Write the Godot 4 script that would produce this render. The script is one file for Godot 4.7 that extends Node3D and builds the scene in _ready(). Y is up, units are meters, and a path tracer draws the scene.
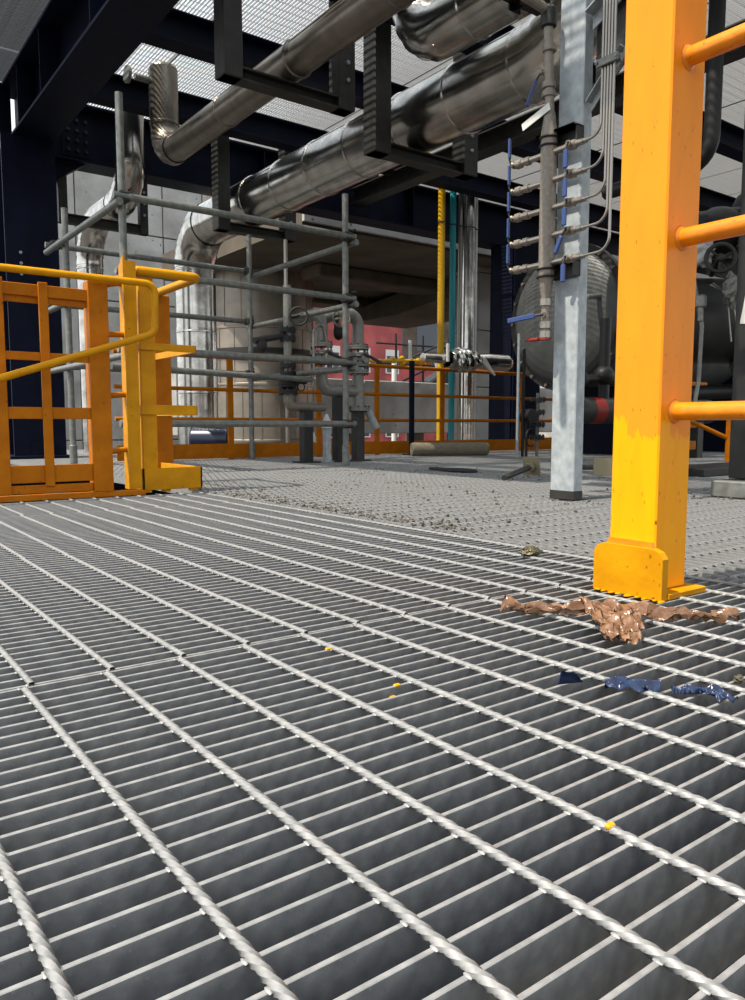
extends Node3D

# ------------------------------------------------------------------ mesh builder
class MB:
	var v := PackedVector3Array()
	var n := PackedVector3Array()
	var u := PackedVector2Array()
	var ix := PackedInt32Array()

	func tri(a: int, b: int, c: int) -> void:
		# front faces run clockwise
		var g := (v[b] - v[a]).cross(v[c] - v[a])
		if g.dot(n[a] + n[b] + n[c]) > 0.0:
			ix.append(a); ix.append(c); ix.append(b)
		else:
			ix.append(a); ix.append(b); ix.append(c)

	func poly(p: Array, nn: Vector3, uv: Array = []) -> void:
		var s := v.size()
		for i in p.size():
			v.append(p[i]); n.append(nn)
			u.append(uv[i] if uv.size() > i else Vector2.ZERO)
		for i in range(1, p.size() - 1):
			tri(s, s + i, s + i + 1)

	func box(c: Vector3, s: Vector3, b := Basis.IDENTITY) -> void:
		cbox(c, s, 0.0, b)

	func span(x0: float, x1: float, y0: float, y1: float, z0: float, z1: float, bev := 0.0) -> void:
		cbox(Vector3((x0 + x1) / 2, (y0 + y1) / 2, (z0 + z1) / 2), Vector3(absf(x1 - x0), absf(y1 - y0), absf(z1 - z0)), bev)

	func cbox(c: Vector3, s: Vector3, bev := 0.0, b := Basis.IDENTITY) -> void:
		var h := s / 2
		for a in 3:
			var a1 := (a + 1) % 3
			var a2 := (a + 2) % 3
			for sg in [-1.0, 1.0]:
				var pts := []
				var uvs := []
				for k in [[-1, -1], [1, -1], [1, 1], [-1, 1]]:
					var q := Vector3.ZERO
					q[a] = sg * h[a]
					q[a1] = k[0] * (h[a1] - bev)
					q[a2] = k[1] * (h[a2] - bev)
					pts.append(c + b * q)
					var hor: float = q.z if a == 0 else q.x
					uvs.append(Vector2(hor + h.x, c.y + q.y))
				var nn := Vector3.ZERO
				nn[a] = sg
				poly(pts, b * nn, uvs)
		if bev <= 0.0:
			return
		for a in 3:
			var a1 := (a + 1) % 3
			var a2 := (a + 2) % 3
			for k in [[-1, -1], [1, -1], [1, 1], [-1, 1]]:
				var pts := []
				var uvs := []
				for w in [[-1, 0], [1, 0], [1, 1], [-1, 1]]:
					var q := Vector3.ZERO
					q[a] = w[0] * (h[a] - bev)
					q[a1] = k[0] * (h[a1] - (bev if w[1] == 0 else 0.0))
					q[a2] = k[1] * (h[a2] - (0.0 if w[1] == 0 else bev))
					pts.append(c + b * q)
					uvs.append(Vector2(h.x, c.y + q.y))
				var nn := Vector3.ZERO
				nn[a1] = k[0] * 0.7071
				nn[a2] = k[1] * 0.7071
				poly(pts, b * nn, uvs)
		for sx in [-1.0, 1.0]:
			for sy in [-1.0, 1.0]:
				for sz in [-1.0, 1.0]:
					var sgn := Vector3(sx, sy, sz)
					var pts := []
					for a in 3:
						var q: Vector3 = sgn * (h - Vector3.ONE * bev)
						q[a] = sgn[a] * h[a]
						pts.append(c + b * q)
					poly(pts, b * sgn.normalized())

	func grid(rows: Array, norms: Array) -> void:
		var s := v.size()
		var w: int = rows[0].size()
		for r in rows.size():
			for k in w:
				v.append(rows[r][k]); n.append(norms[r][k]); u.append(Vector2(float(k) / (w - 1), float(r) / maxi(rows.size() - 1, 1)))
		for r in rows.size() - 1:
			for k in w - 1:
				var a := s + r * w + k
				tri(a, a + 1, a + w + 1)
				tri(a, a + w + 1, a + w)

	func lathe(o: Vector3, axis: Vector3, prof: Array, seg := 16) -> void:
		var ax := axis.normalized()
		var e1 := ax.cross(Vector3.UP if absf(ax.y) < 0.9 else Vector3.RIGHT).normalized()
		var e2 := ax.cross(e1)
		for i in prof.size() - 1:
			var p0: Vector2 = prof[i]
			var p1: Vector2 = prof[i + 1]
			var d := p1 - p0
			if d.length() < 1e-6:
				continue
			var nr := Vector2(d.y, -d.x).normalized()
			var rows := [[], []]
			var nm := [[], []]
			for k in seg + 1:
				var an := TAU * k / seg
				var rad := e1 * cos(an) + e2 * sin(an)
				var nn := rad * nr.x + ax * nr.y
				rows[0].append(o + rad * p0.x + ax * p0.y)
				rows[1].append(o + rad * p1.x + ax * p1.y)
				nm[0].append(nn); nm[1].append(nn)
			grid(rows, nm)

	func cyl(a: Vector3, b: Vector3, r0: float, r1 := -1.0, seg := 12, caps := true) -> void:
		if r1 < 0:
			r1 = r0
		var l := (b - a).length()
		var prof := [Vector2(r0, 0), Vector2(r1, l)]
		if caps:
			prof = [Vector2(0, 0), Vector2(r0, 0), Vector2(r1, l), Vector2(0, l)]
		lathe(a, b - a, prof, seg)

	func tube(pts: Array, r: float, seg := 8, caps := true) -> void:
		var rows := []
		var nm := []
		var t0: Vector3 = (pts[1] - pts[0]).normalized()
		var e1 := t0.cross(Vector3.UP if absf(t0.y) < 0.9 else Vector3.RIGHT).normalized()
		for i in pts.size():
			var t: Vector3
			if i == 0:
				t = t0
			elif i == pts.size() - 1:
				t = (pts[i] - pts[i - 1]).normalized()
			else:
				t = ((pts[i] - pts[i - 1]).normalized() + (pts[i + 1] - pts[i]).normalized()).normalized()
			e1 = (e1 - t * e1.dot(t)).normalized()
			var e2 := t.cross(e1)
			var row := []
			var nr := []
			for k in seg + 1:
				var an := TAU * k / seg
				var rad := e1 * cos(an) + e2 * sin(an)
				row.append(pts[i] + rad * r); nr.append(rad)
			rows.append(row); nm.append(nr)
		grid(rows, nm)
		if caps:
			var f: Array = rows[0].slice(0, seg)
			poly(f, -t0)
			var l: Array = rows[-1].slice(0, seg)
			poly(l, (pts[-1] - pts[-2]).normalized())

	func ext(prof: PackedVector2Array, o: Vector3, ex: Vector3, ey: Vector3, dir: Vector3) -> void:
		# a flat outline in (ex, ey), swept along dir
		var area := 0.0
		var m := prof.size()
		for i in m:
			area += prof[i].cross(prof[(i + 1) % m])
		var sg := 1.0 if area > 0 else -1.0
		for i in m:
			var p := prof[i]
			var q := prof[(i + 1) % m]
			var d := q - p
			if d.length() < 1e-7:
				continue
			var nn := (ex * d.y - ey * d.x).normalized() * sg
			var a := o + ex * p.x + ey * p.y
			var b := o + ex * q.x + ey * q.y
			poly([a, b, b + dir, a + dir], nn)
		var t := Geometry2D.triangulate_polygon(prof)
		for e in 2:
			var s := v.size()
			var nn := dir.normalized() * (-1.0 if e == 0 else 1.0)
			for p in prof:
				v.append(o + ex * p.x + ey * p.y + dir * e); n.append(nn); u.append(Vector2.ZERO)
			for i in range(0, t.size(), 3):
				tri(s + t[i], s + t[i + 1], s + t[i + 2])

	func hbeam(a: Vector3, b: Vector3, w: float, h: float, tf: float, tw: float) -> void:
		# I section whose top stands at a and b
		var d := b - a
		var ey := Vector3.UP
		if absf(d.normalized().y) > 0.9:
			ey = Vector3.BACK
		var ex := ey.cross(d).normalized()
		var x := w / 2
		var t := tw / 2
		var off := 0.0 if ey == Vector3.UP else h / 2
		var pr := PackedVector2Array()
		for p in [[-x, 0], [x, 0], [x, -tf], [t, -tf], [t, -h + tf], [x, -h + tf], [x, -h], [-x, -h], [-x, -h + tf], [-t, -h + tf], [-t, -tf], [-x, -tf]]:
			pr.append(Vector2(p[0], p[1] + off))
		ext(pr, a, ex, ey, d)

	func channel(a: Vector3, b: Vector3, open: Vector3, w: float, h: float, t: float) -> void:
		# C section, web centre line from a to b, flanges towards open
		var d := b - a
		var ex := open.normalized()
		var ey := d.cross(ex).normalized()
		var pr := PackedVector2Array()
		for p in [[0, -h / 2], [w, -h / 2], [w, -h / 2 + t], [t, -h / 2 + t], [t, h / 2 - t], [w, h / 2 - t], [w, h / 2], [0, h / 2]]:
			pr.append(Vector2(p[0], p[1]))
		ext(pr, a, ex, ey, d)

	func angle(a: Vector3, b: Vector3, e1: Vector3, e2: Vector3, w: float, t: float) -> void:
		var pr := PackedVector2Array()
		for p in [[0, 0], [w, 0], [w, t], [t, t], [t, w], [0, w]]:
			pr.append(Vector2(p[0], p[1]))
		ext(pr, a, e1, e2, b - a)

	func ball(c: Vector3, r: Vector3, seg := 10) -> void:
		var rows := []
		var nm := []
		for i in seg / 2 + 1:
			var th := PI * i / (seg / 2)
			var row := []
			var nr := []
			for k in seg + 1:
				var an := TAU * k / seg
				var d := Vector3(sin(th) * cos(an), cos(th), sin(th) * sin(an))
				row.append(c + d * r); nr.append((d / r).normalized())
			rows.append(row); nm.append(nr)
		grid(rows, nm)

	func torus(c: Vector3, axis: Vector3, rr: float, r: float, seg := 20) -> void:
		var ax := axis.normalized()
		var e1 := ax.cross(Vector3.UP if absf(ax.y) < 0.9 else Vector3.RIGHT).normalized()
		var e2 := ax.cross(e1)
		var pts := []
		for k in seg + 1:
			var an := TAU * k / seg
			pts.append(c + (e1 * cos(an) + e2 * sin(an)) * rr)
		tube(pts, r, 6, false)

	func sheet(f: Callable, ns: int, nt: int, thick := 0.0008) -> void:
		for side in [1.0, -1.0]:
			var rows := []
			var nm := []
			for i in ns + 1:
				var row := []
				var nr := []
				for k in nt + 1:
					var s := float(i) / ns
					var t := float(k) / nt
					var p: Vector3 = f.call(s, t)
					var ds: Vector3 = f.call(s + 0.004, t) - p
					var dt: Vector3 = f.call(s, t + 0.004) - p
					var nn: Vector3 = ds.cross(dt).normalized() * side
					row.append(p + nn * thick * 0.5); nr.append(nn)
				rows.append(row); nm.append(nr)
			grid(rows, nm)

	func mesh() -> ArrayMesh:
		var a := []
		a.resize(Mesh.ARRAY_MAX)
		a[Mesh.ARRAY_VERTEX] = v
		a[Mesh.ARRAY_NORMAL] = n
		a[Mesh.ARRAY_TEX_UV] = u
		a[Mesh.ARRAY_INDEX] = ix
		var m := ArrayMesh.new()
		m.add_surface_from_arrays(Mesh.PRIMITIVE_TRIANGLES, a)
		return m

# ------------------------------------------------------------------ small helpers
var M := {}
var taken := {}

func numbered(called: String) -> String:
	if not taken.has(called):
		taken[called] = 0
		return called
	taken[called] += 1
	return "%s_%03d" % [called, taken[called]]

func tag(o: Node, label: String, category: String, group := "", kind := "") -> Node:
	o.set_meta("label", label)
	o.set_meta("category", category)
	if group != "":
		o.set_meta("group", group)
	if kind != "":
		o.set_meta("kind", kind)
	return o

func thing(called: String, label: String, category: String, at := Vector3.ZERO, group := "", kind := "") -> Node3D:
	var o := Node3D.new()
	o.name = numbered(called)
	add_child(o)
	o.position = at
	tag(o, label, category, group, kind)
	return o

func put(parent: Node, called: String, mesh: Mesh, m: Material, at := Vector3.ZERO) -> MeshInstance3D:
	var o := MeshInstance3D.new()
	o.mesh = mesh
	o.material_override = m
	o.name = called
	o.position = at
	o.cast_shadow = GeometryInstance3D.SHADOW_CASTING_SETTING_ON
	parent.add_child(o, true)
	return o

# world-space builder under a thing whose origin is at its base
func part(parent: Node3D, called: String, b: MB, m: Material) -> MeshInstance3D:
	var off := Vector3.ZERO
	var q: Node = parent
	while q != self and q is Node3D:
		off += (q as Node3D).position
		q = q.get_parent()
	for i in b.v.size():
		b.v[i] -= off
	return put(parent, called, b.mesh(), m)

func fillet(pts: Array, r: float, k := 6) -> Array:
	var out := [pts[0]]
	for i in range(1, pts.size() - 1):
		var p: Vector3 = pts[i]
		var a: Vector3 = (pts[i - 1] - p)
		var c: Vector3 = (pts[i + 1] - p)
		var half := a.angle_to(c) / 2
		var d := minf(r / tan(half), minf(a.length(), c.length()) * 0.49)
		var p0 := p + a.normalized() * d
		var p1 := p + c.normalized() * d
		var rr := d * tan(half)
		var cen := p + (a.normalized() + c.normalized()).normalized() * (rr / sin(half))
		for j in k + 1:
			var q := (p0 - cen).slerp(p1 - cen, float(j) / k)
			out.append(cen + q)
	out.append(pts[-1])
	return out

func V(x: float, y: float, z: float) -> Vector3:
	return Vector3(x, y, z)

func noise_tex(sd: int, freq: float, lo: Color, hi: Color, size := 256, oct := 4, spots := 0, spot_col := Color.BLACK) -> ImageTexture:
	var f := FastNoiseLite.new()
	f.seed = sd
	f.frequency = freq
	f.fractal_octaves = oct
	var g := f.get_seamless_image(size, size)
	var im := Image.create(size, size, true, Image.FORMAT_RGB8)
	for y in size:
		for x in size:
			im.set_pixel(x, y, lo.lerp(hi, g.get_pixel(x, y).r))
	var rng := RandomNumberGenerator.new()
	rng.seed = sd
	for i in spots:
		var s := rng.randi_range(1, 3)
		im.fill_rect(Rect2i(rng.randi_range(0, size - 4), rng.randi_range(0, size - 4), s, rng.randi_range(1, 4)), lo.lerp(spot_col, rng.randf_range(0.3, 0.9)))
	im.generate_mipmaps()
	return ImageTexture.create_from_image(im)

func bump_tex(sd: int, freq: float, amount: float, size := 256, oct := 3) -> ImageTexture:
	var f := FastNoiseLite.new()
	f.seed = sd
	f.frequency = freq
	f.fractal_octaves = oct
	var g := f.get_seamless_image(size, size)
	g.convert(Image.FORMAT_RGBA8)
	g.bump_map_to_normal_map(amount)
	g.generate_mipmaps()
	return ImageTexture.create_from_image(g)

func mat(called: String, col: Color, rough: float, metal := 0.0, tex: Texture2D = null, scale := 1.0, nrm: Texture2D = null, nstr := 0.5) -> StandardMaterial3D:
	var m := StandardMaterial3D.new()
	m.resource_name = called
	m.albedo_color = col
	m.roughness = rough
	m.metallic = metal
	m.cull_mode = BaseMaterial3D.CULL_DISABLED
	if tex != null or nrm != null:
		m.uv1_triplanar = true
		m.uv1_world_triplanar = true
		m.uv1_scale = Vector3.ONE * scale
	if tex != null:
		m.albedo_texture = tex
	if nrm != null:
		m.normal_enabled = true
		m.normal_texture = nrm
		m.normal_scale = nstr
	M[called] = m
	return m

func make_materials() -> void:
	var grime := noise_tex(3, 0.012, Color(0.72, 0.72, 0.71), Color(1, 1, 1), 256, 5)
	var streak := noise_tex(11, 0.03, Color(0.8, 0.79, 0.77), Color(1, 1, 1), 256, 5, 260, Color(0.45, 0.42, 0.38))
	var paint := noise_tex(19, 0.01, Color(0.88, 0.85, 0.8), Color(1, 1, 1), 256, 4, 60, Color(0.5, 0.4, 0.3))
	var dents := bump_tex(5, 0.006, 3.0, 256, 2)
	var rough_n := bump_tex(8, 0.05, 3.0, 256, 4)
	var zinc := noise_tex(23, 0.03, Color(0.78, 0.79, 0.8), Color(1, 1, 1), 256, 4, 300, Color(0.95, 0.96, 1.0))
	mat("grating", Color(0.635, 0.635, 0.63), 0.44, 0.33, zinc, 6.0)
	mat("navy", Color(0.06, 0.085, 0.175), 0.6, 0.0, grime, 0.8).metallic_specular = 0.25
	mat("dark_steel", Color(0.2, 0.2, 0.19), 0.55, 0.1, grime, 2.0)
	mat("black_steel", Color(0.08, 0.08, 0.085), 0.5, 0.1, grime, 3.0)
	mat("orange_paint", Color(0.72, 0.425, 0.015), 0.5, 0.0, paint, 2.5, rough_n, 0.12).metallic_specular = 0.25
	mat("yellow_paint", Color(0.82, 0.575, 0.005), 0.45, 0.0, paint, 2.5, rough_n, 0.12).metallic_specular = 0.28
	mat("rung_paint", Color(0.9, 0.53, 0.04), 0.33, 0.0, paint, 4.0, rough_n, 0.2)
	mat("cladding", Color(0.87, 0.86, 0.84), 0.21, 1.0, grime, 1.2, dents, 0.22)
	mat("cladding_dull", Color(0.6, 0.57, 0.53), 0.36, 0.9, grime, 1.2, dents, 0.2)
	mat("tank_cladding", Color(0.66, 0.62, 0.57), 0.45, 0.6, grime, 0.5, dents, 0.25)
	mat("galvanized", Color(0.7, 0.73, 0.74), 0.45, 0.15, zinc, 2.0)
	mat("scaffold", Color(0.52, 0.53, 0.51), 0.42, 0.3, grime, 4.0)
	mat("valve_grey", Color(0.56, 0.56, 0.54), 0.4, 0.3, streak, 4.0)
	mat("pipe_steel", Color(0.55, 0.52, 0.48), 0.42, 0.25, streak, 5.0)
	mat("tubing", Color(0.6, 0.58, 0.55), 0.3, 0.85)
	mat("handle_blue", Color(0.16, 0.25, 0.46), 0.4)
	mat("vessel_grey", Color(0.36, 0.37, 0.37), 0.5, 0.1, grime, 1.0)
	mat("concrete", Color(0.72, 0.72, 0.71), 0.9, 0.0, noise_tex(31, 0.01, Color(0.78, 0.77, 0.75), Color(1, 1, 1), 256, 5, 40, Color(0.4, 0.38, 0.36)), 0.35, rough_n, 0.2)
	mat("concrete_brown", Color(0.4, 0.36, 0.31), 0.9, 0.0, grime, 0.3)
	mat("ground", Color(0.3, 0.29, 0.28), 0.95, 0.0, grime, 0.1)
	mat("pink", Color(0.74, 0.36, 0.36), 0.85, 0.0, grime, 0.2)
	mat("pane", Color(0.22, 0.26, 0.3), 0.1)
	mat("white_paint", Color(0.82, 0.82, 0.8), 0.6)
	mat("pipe_yellow", Color(0.85, 0.66, 0.03), 0.4)
	mat("pipe_cyan", Color(0.1, 0.55, 0.6), 0.4)
	mat("drum_blue", Color(0.12, 0.15, 0.24), 0.3)
	mat("red_paint", Color(0.5, 0.1, 0.07), 0.5)
	mat("rust", Color(0.3, 0.19, 0.13), 0.8, 0.0, grime, 4.0)
	mat("insulation", Color(0.52, 0.49, 0.42), 0.95, 0.0, streak, 3.0, rough_n, 0.6)
	mat("brass", Color(0.55, 0.52, 0.42), 0.45, 0.5)
	mat("tape_brown", Color(0.6, 0.5, 0.42), 0.2, 0.0, noise_tex(41, 0.03, Color(0.6, 0.5, 0.42), Color(1.0, 0.95, 0.9), 128, 4), 14.0)
	mat("film_blue", Color(0.17, 0.24, 0.38), 0.2, 0.0, noise_tex(43, 0.04, Color(0.5, 0.5, 0.55), Color(1, 1, 1), 128, 4), 12.0)
	mat("film_white", Color(0.78, 0.78, 0.78), 0.25)
	mat("grit", Color(0.38, 0.36, 0.33), 0.95, 0.0, grime, 9.0)
	mat("paint_spot", Color(0.85, 0.58, 0.02), 0.4)
	mat("hose", Color(0.05, 0.05, 0.055), 0.5)
	# repainted foot of the ladder stile: fresh yellow with a brushed edge over weathered orange
	var f := FastNoiseLite.new()
	f.seed = 77
	f.frequency = 0.03
	var im := Image.create(128, 1024, true, Image.FORMAT_RGB8)
	var rng := RandomNumberGenerator.new()
	rng.seed = 5
	for y in 1024:
		for x in 128:
			var h := (1023 - y) / 1023.0 * 2.3
			var edge := 0.305 + 0.022 * f.get_noise_2d(x * 1.2, 3.0) + (0.03 if x < 40 else 0.0) + 0.008 * f.get_noise_2d(x * 6.0, y * 6.0)
			var w := 0.5 + 0.5 * f.get_noise_2d(x * 0.7, y * 0.35)
			var old := Color(0.93, 0.57, 0.1).lerp(Color(0.88, 0.53, 0.1), w)
			var new := Color(0.95, 0.66, 0.0).lerp(Color(0.93, 0.6, 0.0), w)
			im.set_pixel(x, y, new if h < edge else old)
	for i in 110:
		var px := rng.randi_range(2, 122)
		var py := rng.randi_range(60, 1015)
		im.fill_rect(Rect2i(px, py, rng.randi_range(1, 2), rng.randi_range(1, 3)), Color(0.72, 0.42, 0.1).lerp(Color(0.5, 0.3, 0.1), rng.randf()))
	for i in 46:  # long diagonal scuff
		im.fill_rect(Rect2i(16 + i * 2 + rng.randi_range(-2, 2), 700 - i * 2 + rng.randi_range(-4, 4), 2, rng.randi_range(1, 5)), Color(0.86, 0.53, 0.13))
	im.generate_mipmaps()
	var pm := mat("stile_paint", Color.WHITE, 0.42)
	pm.albedo_texture = ImageTexture.create_from_image(im)
	pm.metallic_specular = 0.3
	pm.uv1_scale = Vector3(1.0 / 0.11, -1.0 / 2.3, 1)
	pm.uv1_offset = Vector3(0, 1, 0)

# ------------------------------------------------------------------ scene
func _ready() -> void:
	var cam := Camera3D.new()
	cam.name = "camera"
	cam.position = Vector3(0, 0.322, 0)
	cam.rotation_degrees = Vector3(-5.556, -36.6, 0)
	cam.fov = 66.27
	cam.near = 0.02
	cam.far = 300
	add_child(cam)
	cam.current = true

	var we := WorldEnvironment.new()
	we.name = "world_environment"
	var env := Environment.new()
	env.background_mode = Environment.BG_SKY
	var sky := Sky.new()
	var sm := ProceduralSkyMaterial.new()
	sm.sky_top_color = Color(0.83, 0.86, 0.89)
	sm.sky_horizon_color = Color(0.93, 0.93, 0.92)
	sm.ground_horizon_color = Color(0.5, 0.5, 0.48)
	sm.ground_bottom_color = Color(0.25, 0.24, 0.23)
	sm.sky_energy_multiplier = 1.5
	sm.sun_angle_max = 1.0
	sky.sky_material = sm
	env.sky = sky
	env.ambient_light_source = Environment.AMBIENT_SOURCE_SKY
	env.tonemap_mode = Environment.TONE_MAPPER_LINEAR
	env.tonemap_exposure = 0.70
	env.sdfgi_enabled = true
	env.ssao_enabled = true
	env.ssil_enabled = true
	we.environment = env
	add_child(we)

	var sun := DirectionalLight3D.new()
	sun.name = "sun"
	sun.light_color = Color(1.0, 0.96, 0.9)
	sun.light_energy = 3.5
	sun.light_angular_distance = 0.55
	sun.shadow_enabled = true
	add_child(sun)
	var el := deg_to_rad(62.0)
	var towards := Vector3(-cos(el), sin(el), -0.04).normalized()
	sun.look_at_from_position(towards * 10.0, Vector3.ZERO, Vector3.BACK)

	make_materials()
	build_floor()
	build_structure()
	build_background()
	build_ladder()
	build_gate()
	build_pipes()
	build_scaffold()
	build_valve_station()
	build_manifold()
	build_far_railing()
	build_machinery()
	build_litter()

# ------------------------------------------------------------------ floor
func bar_mesh(x0: float, x1: float, rods: Array, welds: bool) -> ArrayMesh:
	var b := MB.new()
	var pr := PackedVector2Array([Vector2(-0.0021, -0.038), Vector2(0.0021, -0.038), Vector2(0.0021, -0.0006), Vector2(0.0015, 0), Vector2(-0.0015, 0), Vector2(-0.0021, -0.0006)])
	b.ext(pr, V(x0, 0, 0), Vector3(0, 0, 1), Vector3.UP, V(x1 - x0, 0, 0))
	if welds:
		for x in rods:
			for s in [-1.0, 1.0]:
				b.ball(V(x + s * 0.0042, -0.0008, 0.0), V(0.0024, 0.0016, 0.0044), 6)
	return b.mesh()

func rod_mesh(l: float, step: float, a := 0.0066) -> ArrayMesh:
	# square bar with a twist, along -z
	var b := MB.new()
	var k := int(l / step)
	for f in 4:
		var rows := []
		var nm := []
		for i in k + 1:
			var z := -l * i / k
			var t := -z / 0.056 * TAU + f * PI / 2
			var c := V(cos(t), sin(t), 0)
			var d := V(cos(t + PI / 2), sin(t + PI / 2), 0)
			rows.append([V(0, 0, z) + c * a * 0.545, V(0, 0, z) + (c + d) * 0.5 * a * 1.0, V(0, 0, z) + d * a * 0.545])
			var m := (c + d).normalized()
			nm.append([(m + c).normalized(), m, (m + d).normalized()])
		b.grid(rows, nm)
	return b.mesh()

func build_floor() -> void:
	var fl := thing("floor", "galvanized steel grating floor of narrow bars and twisted rods", "floor", Vector3.ZERO, "", "structure")
	# panels with bars running right, rods running away: (first bar z, count, rod offset)
	var panels := [[-0.005, 34, 0.001, 0.0], [-1.003, 33, 0.012, 0.0], [-1.972, 33, 0.016, -0.001], [-2.941, 19, 0.024, -0.001]]
	var x0 := -1.44
	var x1 := 1.56
	var rm := rod_mesh(0.985, 0.0046)
	var rm_short := rod_mesh(0.56, 0.0046)
	for p in panels:
		var pn := Node3D.new()
		pn.name = "grating_panel"
		fl.add_child(pn, true)
		pn.position = V(0, p[3], p[0])
		var rods := []
		for k in range(-14, 16):
			var x: float = p[2] + 0.1 * k
			if x < x1 - 0.02 and x > x0 + 0.02:
				rods.append(x)
		var bm := bar_mesh(x0, x1, rods, true)
		for k in p[1]:
			var o := put(pn, "bearing_bar", bm, M.grating, V(0, 0, -0.03 * k))
			o.position.y = 0.0006 * sin(k * 12.9 + p[0] * 7.0)
		for x in rods:
			put(pn, "twisted_rod", rm if p[1] > 30 else rm_short, M.grating, V(x, 0.0006, 0.006))
	# strip of the same grating behind the viewer
	var b := MB.new()
	for k in 33:
		b.span(x0, x1, -0.038, 0, 0.018 + 0.03 * k, 0.0228 + 0.03 * k)
	for k in range(-14, 16):
		b.span(0.1 * k - 0.0033, 0.1 * k + 0.0033, -0.006, 0.0006, 0.01, 1.0)
	var back := part(fl, "grating_panel", b, M.grating)
	back.set_meta("kind", "stuff")
	# panels with bars running away, rods running right
	var pm := MB.new()
	for k in 26:
		pm.span(0.0396 * k, 0.0396 * k + 0.0045, -0.038, 0, -2.985, 0)
	for k in 30:
		for f in 4:
			var rows := []
			var nm := []
			for i in 125:
				var t := i * 0.008 / 0.079 * TAU + f * PI / 2
				var c := V(0, cos(t), sin(t))
				var d := V(0, cos(t + PI / 2), sin(t + PI / 2))
				var at := V(minf(i * 0.008, 0.994), -0.0032, -0.04 - 0.1 * k)
				rows.append([at + c * 0.0056, at + d * 0.0056])
				nm.append([(c + d).normalized(), (c + d).normalized()])
			pm.grid(rows, nm)
	var far := pm.mesh()
	for i in 11:
		for j in 4:
			var o := put(fl, "grating_panel", far, M.grating, V(1.57 + 1.0 * i, 0.0012 * sin(i * 3.1 + j * 1.7), 1.1 - 3.0 * j + (0.35 if i % 2 == 1 else 0.0)))
			o.set_meta("kind", "stuff")
	# the beams that carry the floor
	for z in [-0.45, -3.6, -7.0]:
		var s := MB.new()
		s.hbeam(V(-1.5, -0.041, z), V(12.6, -0.041, z), 0.3, 0.5, 0.02, 0.014)
		part(fl, "floor_beam", s, M.navy)
	for x in [1.565, 5.0, 9.0]:
		var s := MB.new()
		s.hbeam(V(x, -0.2, 1.0), V(x, -0.2, -10.2), 0.2, 0.3, 0.016, 0.01)
		part(fl, "floor_beam", s, M.navy)
	# yellow paint drips on the bars
	for p in [[0.576, -0.725, 0.0005], [0.567, -0.723, -0.012], [0.501, -0.356, 0.0035], [0.593, -0.906, 0.0005]]:
		var s := MB.new()
		s.cbox(V(p[0], p[2], p[1]), V(0.009, 0.004, 0.0056), 0.0012)
		part(fl, "paint_spot", s, M.paint_spot)
	# ground far below
	var g := MB.new()
	g.span(-60, 90, -6.2, -6.0, -90, 40)
	var go := part(thing("ground", "grey concrete yard far below the grating floor", "ground", V(0, -6.2, 0), "", "structure"), "slab", g, M.ground)
	go.name = "slab"

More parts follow.
